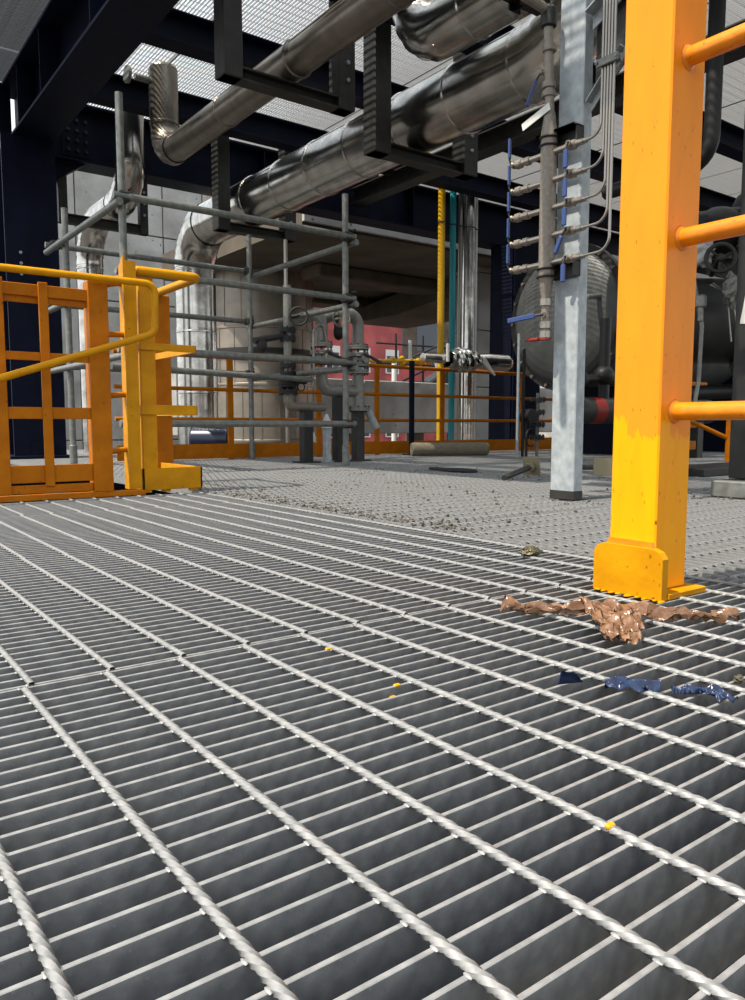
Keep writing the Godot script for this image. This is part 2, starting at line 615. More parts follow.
# ------------------------------------------------------------------ columns, beams and the deck above
func build_structure() -> void:
	var ce := thing("ceiling", "open steel grating deck overhead on dark blue beams", "ceiling", V(0, 3.6, 0), "", "structure")
	# grating of the upper deck, bars running away
	var b := MB.new()
	var cuts := [3.0, 0.85, -0.55, -1.7, -2.92, -4.75, -6.15, -7.56, -8.5]
	for j in cuts.size() - 1:
		var pb := MB.new()
		var xs := 1.62 if cuts[j] > -2.9 else 1.9
		var x := xs
		while x < 12.6:
			pb.span(x, x + 0.004, 3.6, 3.618, cuts[j + 1] + 0.01, cuts[j] - 0.01)
			x += 0.03
		var z: float = cuts[j] - 0.06
		while z > cuts[j + 1] + 0.02:
			pb.span(xs, 12.6, 3.614, 3.618, z - 0.002, z + 0.002)
			z -= 0.1
		# the end plates where two panels meet
		x = xs + 0.985
		while x < 12.6:
			pb.span(x - 0.008, x + 0.008, 3.6, 3.618, cuts[j + 1] + 0.01, cuts[j] - 0.01)
			x += 0.995
		var o := part(ce, "grating_panel", pb, M.grating)
		o.set_meta("kind", "stuff")
	# walkway outside the girder, bars running right
	for seg in [[-5.0, -7.55], [-7.6, -8.3]]:
		var wb := MB.new()
		var z: float = seg[0]
		while z > seg[1]:
			wb.span(0.7, 1.86, 3.602, 3.634, z - 0.0048, z)
			z -= 0.03
		for k in 12:
			wb.span(0.75 + 0.1 * k, 0.756 + 0.1 * k, 3.629, 3.635, seg[1], seg[0])
		wb.span(0.7, 1.86, 3.602, 3.634, seg[1] - 0.006, seg[1])
		var o := part(ce, "grating_panel", wb, M.grating)
		o.set_meta("kind", "stuff")
	# secondary beams across
	for z in [2.25, 0.85, -0.55, -1.7, -2.92, -4.75, -6.15, -7.56]:
		var s := MB.new()
		s.hbeam(V(1.64 if z > -2.9 else 1.95, 3.593, z), V(12.6, 3.593, z), 0.2, 0.24, 0.014, 0.01)
		part(ce, "cross_beam", s, M.navy)
	for x in [5.95]:
		var s := MB.new()
		s.hbeam(V(x, 3.36, 2.25), V(x, 3.36, -8.4), 0.18, 0.2, 0.014, 0.01)
		part(ce, "cross_beam", s, M.dark_steel)
	var eb := MB.new()
	eb.channel(V(1.60, 3.49, 3.0), V(1.60, 3.49, -2.9), Vector3.RIGHT, 0.09, 0.2, 0.012)
	part(ce, "edge_channel", eb, M.navy)
	# plates under the deck near the right edge of the picture
	var rb := MB.new()
	rb.hbeam(V(4.6, 3.3, -2.0), V(12.6, 3.3, -2.6), 0.15, 0.18, 0.012, 0.01)
	part(ce, "cross_beam", rb, M.rust)

	# main girder running away, with stiffeners
	var gi := thing("girder", "dark blue steel girder crossing the upper left corner of the picture", "beam", V(1.92, 3.02, -5.5), "", "structure")
	var g := MB.new()
	g.hbeam(V(1.915, 3.6, -3.05), V(1.915, 3.6, -8.6), 0.36, 0.58, 0.024, 0.016)
	part(gi, "beam", g, M.navy)
	for z in [-4.2, -5.6, -6.95, -7.75]:
		for s in [-1.0, 1.0]:
			var p := MB.new()
			p.cbox(V(1.915 + s * 0.088, 3.31, z), V(0.16, 0.53, 0.014))
			part(gi, "stiffener", p, M.navy)
	for z in [-8.36]:
		var k := MB.new()
		k.ext(PackedVector2Array([Vector2(0, 0), Vector2(-1.1, 0), Vector2(-1.1, -0.16), Vector2(0, -0.5)]), V(1.82, 3.595, z), Vector3.RIGHT, Vector3.UP, V(0, 0, -0.016))
		k.span(0.72, 1.82, 3.583, 3.6, z - 0.07, z + 0.05)
		part(gi, "bracket", k, M.navy)
	var ew := MB.new()
	ew.channel(V(0.7, 3.5, -5.0), V(0.7, 3.5, -8.35), Vector3.RIGHT, 0.08, 0.2, 0.012)
	part(gi, "edge_channel", ew, M.navy)

	var co := thing("column", "dark blue steel column behind the orange gate", "column", V(1.925, 0, -8.2), "", "structure")
	var c := MB.new()
	c.hbeam(V(1.87, 0, -8.2), V(1.87, 3.02, -8.2), 0.48, 0.5, 0.024, 0.016)
	part(co, "shaft", c, M.navy)
	c = MB.new()
	c.span(1.58, 2.16, 0.0, 0.03, -8.5, -7.9, 0.003)
	part(co, "base_plate", c, M.navy)
	c = MB.new()
	c.span(1.79, 2.0, 0.0, 0.16, -7.945, -7.93)
	part(co, "access_plate", c, M.navy)
	for k in 4:
		c = MB.new()
		c.cyl(V(1.76, 1.95 - 0.1 * k, -7.95), V(1.76, 1.95 - 0.1 * k, -7.935), 0.014, -1, 8)
		part(co, "bolt", c, M.galvanized)

	var fg := thing("girder", "dark blue girder spanning the far side below the upper deck", "beam", V(7, 3.02, -8.5), "", "structure")
	var f := MB.new()
	f.hbeam(V(2.1, 3.6, -8.5), V(13.4, 3.6, -8.5), 0.32, 0.58, 0.024, 0.016)
	part(fg, "beam", f, M.navy)
	for x in [4.6, 6.9, 10.4]:
		f = MB.new()
		f.span(x, x + 0.014, 3.05, 3.57, -8.485, -8.35)
		part(fg, "stiffener", f, M.navy)
	f = MB.new()
	f.span(2.32, 2.62, 3.1, 3.52, -8.49, -8.475)
	var sp := part(fg, "splice_plate", f, M.navy)
	for i in 3:
		for k in 4:
			var q := MB.new()
			q.cyl(V(2.38 + 0.09 * i, 3.16 + 0.1 * k, -8.475), V(2.38 + 0.09 * i, 3.16 + 0.1 * k, -8.45), 0.018, -1, 6)
			part(sp, "bolt", q, M.black_steel)
	f = MB.new()
	f.ext(PackedVector2Array([Vector2(0, 0), Vector2(0.42, 0), Vector2(0.0, -0.28)]), V(2.11, 3.02, -8.4), Vector3.RIGHT, Vector3.UP, V(0, 0, -0.14))
	part(fg, "haunch", f, M.navy)

	var c2 := thing("column", "dark blue column beside the silver, cyan and yellow pipes", "column", V(8.9, 0, -8.3), "", "structure")
	c = MB.new()
	c.hbeam(V(8.9, 0, -8.3), V(8.9, 3.02, -8.3), 0.6, 0.5, 0.024, 0.016)
	part(c2, "shaft", c, M.navy)
	c = MB.new()
	c.span(8.58, 8.6, 0.0, 3.02, -8.5, -8.08)
	c.span(9.2, 9.22, 0.0, 3.02, -8.5, -8.08)
	part(c2, "side_plate", c, M.navy)
	c = MB.new()
	c.span(8.5, 9.3, 0.0, 0.03, -8.65, -7.95, 0.003)
	part(c2, "base_plate", c, M.navy)

# ------------------------------------------------------------------ buildings beyond
func wall_panels(t: Node3D, x0: float, x1: float, y0: float, y1: float, z: float, nx: int, ny: int, m: Material) -> void:
	var w := (x1 - x0) / nx
	var h := (y1 - y0) / ny
	var pm := MB.new()
	pm.cbox(Vector3.ZERO, V(w - 0.025, h - 0.025, 0.12), 0.012)
	for sx in [-0.28, 0.28]:
		for sy in [-0.28, 0.28]:
			pm.cyl(V(sx * w, sy * h, 0.059), V(sx * w, sy * h, 0.064), 0.03, -1, 8)
	var me := pm.mesh()
	for i in nx:
		for k in ny:
			put(t, "concrete_panel", me, m, V(x0 + w * (i + 0.5), y0 + h * (k + 0.5), z) - t.position)
	var c := MB.new()
	c.span(x0, x1, y0, y1, z - 0.35, z - 0.05)
	part(t, "core", c, m)

func build_background() -> void:
	var w := thing("concrete_wall", "tall grey concrete wall of cast panels behind the curved pipe", "wall", V(7, -6, -17))
	wall_panels(w, 2.0, 9.6, -6.0, 6.0, -17.0, 8, 8, M.concrete)
	var l := thing("parapet", "long low grey concrete parapet beyond the far railing", "wall", V(13, -0.6, -16))
	wall_panels(l, 6.4, 24.0, 0.12, 1.45, -15.5, 11, 1, M.concrete)
	var s := MB.new()
	for k in 9:
		s.span(6.6 + 2.1 * k, 6.9 + 2.1 * k, -6.0, 0.12, -15.9, -15.5)
	part(l, "pier", s, M.concrete_brown)
	s = MB.new()
	s.span(6.4, 24.0, -0.9, -0.5, -16.6, -15.4)
	part(l, "ledge", s, M.concrete_brown)

	var c := thing("concrete_column", "pale grey concrete column beside the dark blue column", "column", V(10.0, -6, -10.2))
	for k in 12:
		s = MB.new()
		s.cbox(V(10.03, -5.5 + 1.0 * k, -10.2), V(0.72, 0.985, 0.6), 0.012)
		part(c, "cast_lift", s, M.concrete)

	var sl := thing("concrete_slab", "dark brown concrete slab hanging over the pink building", "slab", V(11, 3.0, -14))
	s = MB.new()
	s.span(5.7, 20.0, 3.08, 3.55, -14.4, -9.3)
	part(sl, "slab", s, M.concrete_brown)
	s = MB.new()
	s.span(5.7, 20.0, 3.12, 3.34, -9.3, -9.24)
	part(sl, "edge_strip", s, M.concrete)
	for z in [-11.5, -14.0]:
		s = MB.new()
		s.span(7.2, 20.0, 2.86, 3.08, z - 0.3, z + 0.3, 0.03)
		part(sl, "rib", s, M.concrete_brown)
	s = MB.new()
	s.ext(PackedVector2Array([Vector2(-12.0, 3.08), Vector2(-14.3, 2.85), Vector2(-14.3, 2.6), Vector2(-12.6, 2.6), Vector2(-11.2, 2.75), Vector2(-11.0, 3.08)]), V(10.0, 0, 0), V(0, 0, 1), Vector3.UP, V(1.6, 0, 0))
	part(sl, "stair_flight", s, M.concrete_brown)

	var t := thing("storage_tank", "large clad tank with brownish sheet bands behind the scaffold", "tank", V(7.15, -1, -13.2))
	for k in 6:
		s = MB.new()
		s.lathe(V(7.15, -1.0 + 1.02 * k, -13.2), Vector3.UP, [Vector2(1.0, 0), Vector2(1.012, 0.01), Vector2(1.012, 0.04), Vector2(1.0, 0.05), Vector2(1.0, 1.02)], 40)
		part(t, "sheet_band", s, M.tank_cladding)
		for j in 9:
			var q := MB.new()
			var an := PI * (0.05 + 0.11 * j) + 0.2 * (k % 2)
			var p := V(7.15 + 1.004 * cos(an), -0.95 + 1.02 * k, -13.2 + 1.004 * sin(an))
			q.cbox(p + V(0, 0.48, 0), V(0.03, 0.96, 0.008), 0.0, Basis(Vector3.UP, -an + PI / 2))
			part(t, "seam", q, M.tank_cladding)
	s = MB.new()
	s.lathe(V(7.15, 1.62, -13.2), Vector3.UP, [Vector2(1.05, 0), Vector2(1.07, 0.0), Vector2(1.07, 0.09), Vector2(1.0, 0.09)], 40)
	part(t, "hoop", s, M.dark_steel)
	s = MB.new()
	s.lathe(V(7.15, 5.1, -13.2), Vector3.UP, [Vector2(1.06, 0), Vector2(1.06, 0.05), Vector2(0.6, 0.35), Vector2(0, 0.42)], 40)
	part(t, "roof", s, M.tank_cladding)

	var p := thing("pink_building", "pink rendered building with white-framed windows in the distance", "building", V(30, -6, -32))
	s = MB.new()
	s.span(17.0, 24.1, -6.0, 6.4, -38.0, -30.0)
	part(p, "wall", s, M.pink)
	s = MB.new()
	s.span(16.8, 24.3, 6.4, 6.7, -38.2, -29.8)
	part(p, "roof_edge", s, M.white_paint)
	s = MB.new()
	s.span(25.5, 31.0, -6.0, 3.4, -38.0, -33.0)
	part(p, "rear_wing", s, M.pink)
	for i in 4:
		for k in 3:
			var fr := MB.new()
			var cx := 18.2 + 1.75 * i
			var cy := 3.4 - 3.1 * k
			fr.span(cx - 0.4, cx + 0.4, cy - 0.55, cy - 0.5, -30.02, -29.93)
			fr.span(cx - 0.4, cx + 0.4, cy + 0.3, cy + 0.6, -30.02, -29.93)
			fr.span(cx - 0.4, cx - 0.35, cy - 0.5, cy + 0.3, -30.02, -29.93)
			fr.span(cx + 0.35, cx + 0.4, cy - 0.5, cy + 0.3, -30.02, -29.93)
			fr.span(cx - 0.02, cx + 0.02, cy - 0.5, cy + 0.3, -30.02, -29.95)
			var wn := part(p, "window", fr, M.white_paint)
			for q in [-1, 1]:
				var pa := MB.new()
				pa.span(cx + q * 0.185 - 0.165, cx + q * 0.185 + 0.165, cy - 0.5, cy + 0.3, -30.01, -29.98)
				part(wn, "pane", pa, M.pane)

	var g := thing("white_building", "pale building seen low behind the machinery at right", "building", V(40, -6, -16))
	s = MB.new()
	s.span(34.0, 36.0, -6.0, 2.6, -30.0, 4.0)
	part(g, "wall", s, M.concrete)
	for k in 12:
		s = MB.new()
		s.span(33.95, 34.02, -5.5, 2.4, -28.0 + 2.6 * k, -27.9 + 2.6 * k)
		part(g, "joint_strip", s, M.white_paint)
	s = MB.new()
	s.span(33.9, 34.0, -6.0, -0.6, -30.0, 4.0)
	part(g, "plinth", s, M.pink)

	var ub := thing("unfinished_building", "unfinished brown concrete building far behind the scaffold tower", "building", V(40, -6, -42))
	s = MB.new()
	s.span(26.0, 80.0, -6.0, 9.0, -44.0, -40.0)
	part(ub, "wall", s, M.concrete_brown)
	for k in 8:
		for j in 3:
			s = MB.new()
			s.span(27.0 + 3.2 * k, 29.0 + 3.2 * k, -1.5 + 3.4 * j, 0.7 + 3.4 * j, -40.06, -39.98)
			part(ub, "opening", s, M.pane)
	# scaffold tower far behind, dark
	var tw := thing("scaffold_tower", "distant dark scaffold tower in front of the pink building", "scaffold", V(14.5, -6, -17.6))
	for x in [13.6, 14.6, 15.6]:
		s = MB.new()
		s.cyl(V(x, -6, -17.2), V(x, 2.9, -17.2), 0.035, -1, 6)
		part(tw, "standard", s, M.black_steel)
	for y in [0.2, 1.0, 1.55, 2.05, 2.6]:
		s = MB.new()
		s.cyl(V(12.9, y, -17.2), V(16.3, y + 0.03, -17.2), 0.03, -1, 6)
		part(tw, "ledger", s, M.black_steel)
	for k in 3:
		s = MB.new()
		s.cyl(V(13.5, 0.9 + 0.55 * k, -17.15), V(15.4, 1.75 + 0.5 * k, -17.15), 0.03, -1, 6)
		part(tw, "brace", s, M.black_steel)
	s = MB.new()
	s.cbox(V(15.4, 1.75, -17.1), V(1.7, 0.5, 0.5), 0.05, Basis(Vector3.FORWARD, -0.5))
	s.cbox(V(16.0, 2.3, -17.1), V(1.3, 0.4, 0.5), 0.05, Basis(Vector3.FORWARD, 0.3))
	part(tw, "folded_sheet", s, M.black_steel)
	for k in 4:
		s = MB.new()
		s.cbox(V(14.75 + 0.42 * k, 2.1, -16.72), V(0.22, 0.26, 0.03), 0.0, Basis(Vector3.FORWARD, -0.25))
		part(tw, "warning_stripe", s, M.white_paint if k % 2 == 0 else M.red_paint)
	s = MB.new()
	s.cyl(V(13.3, -6, -16.9), V(13.3, 2.1, -16.9), 0.07, -1, 8)
	part(tw, "white_post", s, M.white_paint)

# ------------------------------------------------------------------ ladder frame at right
func build_ladder() -> void:
	var t := thing("ladder", "yellow painted steel ladder stile with round rungs, foot repainted brighter", "ladder", V(1.307, 0, -0.865))
	var b := MB.new()
	b.span(1.259, 1.363, 0.012, 2.3, -0.917, -0.816, 0.003)
	part(t, "stile", b, M.stile_paint)
	b = MB.new()
	b.span(1.259, 1.363, 0.012, 2.3, -0.316, -0.215, 0.003)
	part(t, "stile", b, M.stile_paint)
	var boot := PackedVector2Array([Vector2(-0.940, 0.0015), Vector2(-0.789, 0.0015), Vector2(-0.789, 0.078), Vector2(-0.797, 0.09), Vector2(-0.811, 0.095), Vector2(-0.920, 0.095), Vector2(-0.932, 0.09), Vector2(-0.940, 0.078)])
	b = MB.new()
	b.ext(boot, V(1.243, 0, 0), V(0, 0, 1), Vector3.UP, V(0.018, 0, 0))
	part(t, "boot_plate", b, M.yellow_paint)
	b = MB.new()
	b.ext(PackedVector2Array([Vector2(-0.917, 0.093), Vector2(-0.816, 0.093), Vector2(-0.82, 0.106), Vector2(-0.913, 0.106)]), V(1.252, 0, 0), V(0, 0, 1), Vector3.UP, V(0.01, 0, 0))
	part(t, "weld_bead", b, M.rung_paint)
	b = MB.new()
	b.span(1.262, 1.388, 0.0015, 0.013, -0.94, -0.786, 0.0015)
	part(t, "base_plate", b, M.yellow_paint)
	b = MB.new()
	b.span(1.24, 1.405, 0.0015, 0.012, -0.37, -0.17, 0.0015)
	part(t, "base_plate", b, M.yellow_paint)
	var rng := RandomNumberGenerator.new()
	rng.seed = 9
	for k in 9:
		b = MB.new()
		b.ball(V(1.243, 0.001, -0.935 + 0.018 * k + 0.006 * rng.randf()), V(0.004 + 0.012 * rng.randf(), 0.0025, 0.004 + 0.004 * rng.randf()), 8)
		part(t, "paint_drip", b, M.yellow_paint)
	for k in 6:
		b = MB.new()
		var y := 0.348 + 0.3135 * k
		b.cyl(V(1.307, y, -0.82), V(1.307, y, -0.31), 0.0165, -1, 20, false)
		var r := part(t, "rung", b, M.rung_paint)
		b = MB.new()
		b.lathe(V(1.307, y, -0.8175), V(0, 0, 1), [Vector2(0.0235, 0), Vector2(0.0225, 0.003), Vector2(0.0165, 0.007)], 20)
		part(r, "weld_collar", b, M.rung_paint)

# ------------------------------------------------------------------ gate and guard at left
func build_gate() -> void:
	var or_: Material = M.orange_paint
	var ye: Material = M.yellow_paint
	var t := thing("gate", "orange painted steel gate of flat bars with toe board", "gate", V(0.75, 0, -3.5))
	var zf := -3.49
	for s in [["stile", 0.64, 0.698, 0.03, 0.93], ["stile", 0.836, 0.874, 0.06, 0.925], ["stile", 0.3, 0.34, 0.03, 0.93]]:
		var b := MB.new()
		b.span(s[1], s[2], s[3], s[4], zf - 0.012, zf, 0.002)
		part(t, s[0], b, or_)
	for s in [["top_rail", 0.865, 0.915, 0.014], ["mid_rail", 0.597, 0.632, 0.01], ["mid_rail", 0.35, 0.4, 0.01], ["toe_board", 0.076, 0.152, 0.008], ["bottom_rail", 0.03, 0.066, 0.01]]:
		var b := MB.new()
		b.span(0.2, 1.04, s[1], s[2], zf - 0.012 - s[3], zf - 0.012, 0.002)
		if s[0] == "top_rail":
			b.span(0.2, 1.04, 0.838, 0.868, zf - 0.04, zf - 0.028, 0.002)
		part(t, s[0], b, or_)
	var k := thing("gate_sill", "flat orange steel sill strip under the gate", "sill", V(0.7, 0, -3.49))
	var b := MB.new()
	b.span(-0.4, 1.27, 0.0012, 0.024, -3.54, -3.475, 0.002)
	part(k, "strip", b, or_)

	var l := thing("access_ladder", "orange ladder top with two stiles and rungs between gate and guard", "ladder", V(1.16, 0, -3.55))
	b = MB.new()
	b.span(1.04, 1.128, 0.024, 0.955, -3.56, -3.49, 0.003)
	part(l, "stile", b, or_)
	b = MB.new()
	b.angle(V(1.232, 0.024, -3.56), V(1.232, 1.075, -3.56), Vector3.RIGHT, V(0, 0, -1), 0.05, 0.01)
	b.ext(PackedVector2Array([Vector2(0, 0), Vector2(-0.06, 0), Vector2(-0.06, 1.03), Vector2(0, 1.075)]), V(1.222, 0.024, -3.56), V(0, 0, 1), Vector3.UP, V(0.01, 0, 0))
	part(l, "stile", b, ye)
	for y in [0.2, 0.455, 0.73]:
		b = MB.new()
		b.cyl(V(1.11, y, -3.53), V(1.235, y + 0.012, -3.59), 0.013, -1, 12)
		part(l, "rung", b, or_)
	b = MB.new()
	b.cyl(V(1.10, 0.945, -3.50), V(1.235, 0.985, -3.62), 0.016, -1, 12)
	part(l, "rung", b, or_)

	var g := thing("ladder_guard", "bright yellow ladder guard with toe box and curved top rail", "guard", V(1.45, 0, -3.8))
	b = MB.new()
	b.span(1.305, 1.378, 0.024, 1.02, -3.67, -3.6, 0.004)
	part(g, "post", b, ye)
	b = MB.new()
	b.span(1.57, 1.665, 0.024, 1.03, -4.2, -4.11, 0.004)
	part(g, "post", b, or_)
	b = MB.new()
	b.tube(fillet([V(1.30, 1.04, -3.74), V(1.30, 1.04, -3.6), V(1.30, 1.04, -3.585), V(1.60, 1.04, -3.585), V(1.60, 1.04, -4.16)], 0.035, 6), 0.0215, 14)
	part(g, "top_rail", b, ye)
	for y in [[0.678, 0.712], [0.373, 0.42]]:
		b = MB.new()
		b.span(1.297, 1.585, y[0], y[1], -3.598, -3.588, 0.0015)
		b.span(1.297, 1.307, y[0], y[1], -3.74, -3.588, 0.0015)
		b.span(1.575, 1.585, y[0], y[1], -4.15, -3.588, 0.0015)
		part(g, "mid_rail", b, ye)
	b = MB.new()
	b.span(1.297, 1.60, 0.012, 0.117, -3.594, -3.584, 0.0015)
	b.span(1.297, 1.307, 0.012, 0.117, -3.74, -3.584, 0.0015)
	b.span(1.59, 1.60, 0.012, 0.117, -4.2, -3.584, 0.0015)
	part(g, "toe_box", b, ye)
	for p in [V(1.32, 0.006, -3.6), V(1.42, 0.006, -3.61), V(1.56, 0.006, -3.61), V(1.59, 0.006, -4.17), V(1.585, 0.006, -3.9)]:
		b = MB.new()
		b.cbox(p, V(0.04, 0.0125, 0.03), 0.002)
		part(g, "foot_lug", b, ye)

	var h := thing("stair_handrail", "looped yellow tube handrail in front of the gate", "handrail", V(0.5, 0, -3.42))
	b = MB.new()
	b.tube(fillet([V(-0.5, 0.951, -3.42), V(1.318, 0.956, -3.42), V(1.313, 0.738, -3.42), V(-0.5, 0.11, -3.42)], 0.045, 7), 0.0155, 12)
	part(h, "rail", b, ye)
	b = MB.new()
	b.cyl(V(-0.45, 0.0, -3.42), V(-0.45, 0.95, -3.42), 0.0155, -1, 12)
	part(h, "post", b, ye)

# ------------------------------------------------------------------ insulated pipes
func clad_run(t: Node3D, a: Vector3, b: Vector3, r: float, m: Material, sec := 0.9, seam_dir := Vector3.UP) -> void:
	var d := b - a
	var k := maxi(1, int(round(d.length() / sec)))
	var st := d / k
	var ax := d.normalized()
	var e1 := (seam_dir - ax * seam_dir.dot(ax)).normalized()
	var e2 := ax.cross(e1)
	for i in k:
		var s := MB.new()
		var l := st.length()
		var rr := r + 0.0018 * (i % 2)
		s.lathe(a + st * i, st, [Vector2(rr, 0), Vector2(rr, l - 0.05), Vector2(rr + 0.009, l - 0.043), Vector2(rr + 0.009, l - 0.03), Vector2(rr + 0.001, l - 0.022), Vector2(rr, l + 0.01)], 36)
		var o := part(t, "cladding_section", s, m)
		var q := MB.new()
		var an := 0.5 + 0.22 * (i % 3)
		var rad := e1 * cos(an) + e2 * sin(an)
		q.cbox(a + st * (i + 0.5) + rad * (rr + 0.001), V(0.03, 0.006, l * 0.97), 0.001, Basis(ax.cross(rad), rad, ax).orthonormalized())
		part(o, "seam", q, m)

func clad_elbow(t: Node3D, c: Vector3, from: Vector3, to: Vector3, rad: float, r: float, m: Material, k := 7) -> void:
	# from, to: unit directions from the bend's centre to its two ends
	for i in k:
		var a0 := float(i) / k
		var a1 := float(i + 1) / k
		var p0 := c + from.slerp(to, a0) * rad
		var p1 := c + from.slerp(to, a1) * rad
		var ax := from.cross(to).normalized()
		var rows := []
		var nm := []
		for e in [[a0, p0, 0.0], [a0, p0, 0.009], [a1, p1, 0.0]]:
			var o := from.slerp(to, e[0])
			var row := []
			var nr := []
			for q in 31:
				var an := TAU * q / 30
				var d := o * cos(an) + ax * sin(an)
				row.append(e[1] + d * (r + e[2])); nr.append(d)
			rows.append(row); nm.append(nr)
		var s := MB.new()
		s.grid([rows[1], rows[2]], [nm[1], nm[2]])
		s.grid([rows[0], rows[1]], [nm[0], nm[1]])
		part(t, "elbow_gore", s, m)

func hanger(label: String, x0: float, x1: float, yb: float, z: float, w: float, h: float, ytop := 3.6) -> void:
	var t := thing("pipe_hanger", label, "pipe support", V((x0 + x1) / 2, yb, z), "pipe hangers below the deck")
	for e in [[x0, 1.0], [x1, -1.0]]:
		var b := MB.new()
		b.cbox(V(e[0] + e[1] * w / 2, (yb + ytop) / 2, z), V(w, ytop - yb, w), 0.006)
		part(t, "upright", b, M.dark_steel)
	var c := MB.new()
	c.hbeam(V(x0 + 0.01, yb + h, z), V(x1 - 0.01, yb + h, z), w * 0.8, h, 0.012, 0.01)
	part(t, "cross_bar", c, M.dark_steel)
	for k in 3:
		c = MB.new()
		c.cyl(V(x1 - w * 0.5, yb + 0.2 + 0.12 * k, z + w / 2), V(x1 - w * 0.5, yb + 0.2 + 0.12 * k, z + w / 2 + 0.016), 0.014, -1, 6)
		part(t, "bolt", c, M.galvanized)

func build_pipes() -> void:
	var cl: Material = M.cladding
	var t := thing("insulated_pipe", "thick shiny clad pipe rising and bending across the middle of the picture", "pipe", V(4.24, 0, -9.5))
	clad_run(t, V(4.2, 0.0, -9.5), V(4.2, 2.33, -9.5), 0.26, cl, 0.8, V(-1, 0, 0))
	clad_elbow(t, V(4.2, 2.33, -9.03), V(0, 0, -1), V(0, 1, 0), 0.47, 0.26, cl, 8)
	clad_run(t, V(4.2, 2.8, -9.03), V(4.2, 2.8, -3.78), 0.25, cl, 0.62)
	clad_elbow(t, V(4.2, 3.27, -3.78), V(0, -1, 0), V(0, 0, 1), 0.47, 0.25, cl, 7)
	clad_run(t, V(4.2, 3.27, -3.31), V(4.2, 3.58, -3.31), 0.25, cl, 0.8)

	t = thing("insulated_pipe", "slim dull clad pipe with an upturned end crossing the top of the picture", "pipe", V(2.85, 2.7, -7.0))
	var du: Material = M.cladding_dull
	clad_run(t, V(2.85, 3.56, -7.05), V(2.85, 3.04, -7.05), 0.128, du, 0.5, V(-1, 0, 0))
	clad_elbow(t, V(2.85, 3.04, -6.81), V(0, 0, -1), V(0, -1, 0), 0.24, 0.124, du, 6)
	clad_run(t, V(2.85, 2.8, -6.81), V(2.85, 2.8, 2.9), 0.116, du, 1.05)
	var b := MB.new()
	b.lathe(V(2.85, 3.56, -7.05), V(0, 1, 0), [Vector2(0.128, 0), Vector2(0.12, 0.02), Vector2(0.0, 0.03)], 24)
	part(t, "end_cap", b, du)
	b = MB.new()
	b.tube(fillet([V(2.85, 3.46, -7.1), V(2.6, 3.46, -7.1)], 0.05), 0.03, 10)
	b.lathe(V(2.52, 3.46, -7.1), V(1, 0, 0), [Vector2(0, 0), Vector2(0.075, 0), Vector2(0.075, 0.03), Vector2(0.03, 0.03)], 16)
	part(t, "branch", b, M.valve_grey)

	t = thing("insulated_pipe", "grey clad pipe with a double bend beside the blue column", "pipe", V(2.86, 0, -9.47))
	clad_run(t, V(2.86, 0.0, -9.47), V(2.86, 2.2, -9.47), 0.145, cl, 0.95, V(-1, 0, 0))
	clad_elbow(t, V(2.86, 2.2, -9.0), V(0, 0, -1), V(0, 1, 0), 0.47, 0.145, cl, 7)
	clad_run(t, V(2.86, 2.67, -9.0), V(2.86, 2.67, -8.4), 0.145, cl, 0.95)
	clad_elbow(t, V(2.86, 3.07, -8.4), V(0, -1, 0), V(0, 0, 1), 0.4, 0.143, cl, 7)
	clad_run(t, V(2.86, 3.07, -8.0), V(2.86, 3.58, -8.0), 0.143, cl, 0.7, V(-1, 0, 0))

	t = thing("insulated_pipe", "ringed clad pipe with an elbow at the top edge of the picture", "pipe", V(3.85, 3.1, -4.0))
	clad_elbow(t, V(3.7, 3.33, -4.15), V(0, 0, -1), V(0, -1, 0), 0.29, 0.185, cl, 6)
	clad_run(t, V(3.7, 3.04, -4.15), V(3.7, 3.04, 2.9), 0.185, cl, 0.34)
	clad_run(t, V(3.7, 3.33, -4.44), V(3.7, 3.58, -4.44), 0.185, cl, 0.6, V(-1, 0, 0))

	hanger("dark steel hanger frame around the slim dull pipe", 2.32, 3.36, 2.585, -4.8, 0.14, 0.085)
	hanger("dark steel hanger frame around the near run of the thick pipe", 3.68, 4.78, 2.44, -5.0, 0.16, 0.095)
	hanger("dark steel hanger frame around the far run of the thick pipe", 3.74, 4.72, 2.44, -7.9, 0.15, 0.095)
	hanger("dark steel hanger frame crossing in front of the double bend pipe", 2.25, 3.19, 2.405, -8.46, 0.09, 0.1, 3.02)
	# short bracket hanging at the top edge
	var k := thing("beam_bracket", "small black bracket clamped by the ringed pipe at the top", "bracket", V(3.45, 2.65, -3.1))
	b = MB.new()
	b.hbeam(V(3.42, 2.68, -3.2), V(3.42, 3.6, -3.2), 0.09, 0.09, 0.01, 0.01)
	b.span(3.3, 3.62, 2.72, 2.83, -3.25, -3.15)
	part(k, "arm", b, M.black_steel)
	# round conduit along the far side of the deck
	k = thing("vent_pipe", "black vertical pipe with an elbow behind the top ladder rung", "pipe", V(3.98, 1.7, -2.33))
	b = MB.new()
	b.tube(fillet([V(3.98, 3.58, -2.33), V(3.98, 1.72, -2.33), V(3.98, 1.72, -3.0)], 0.14, 7), 0.042, 14)
	part(k, "pipe", b, M.black_steel)

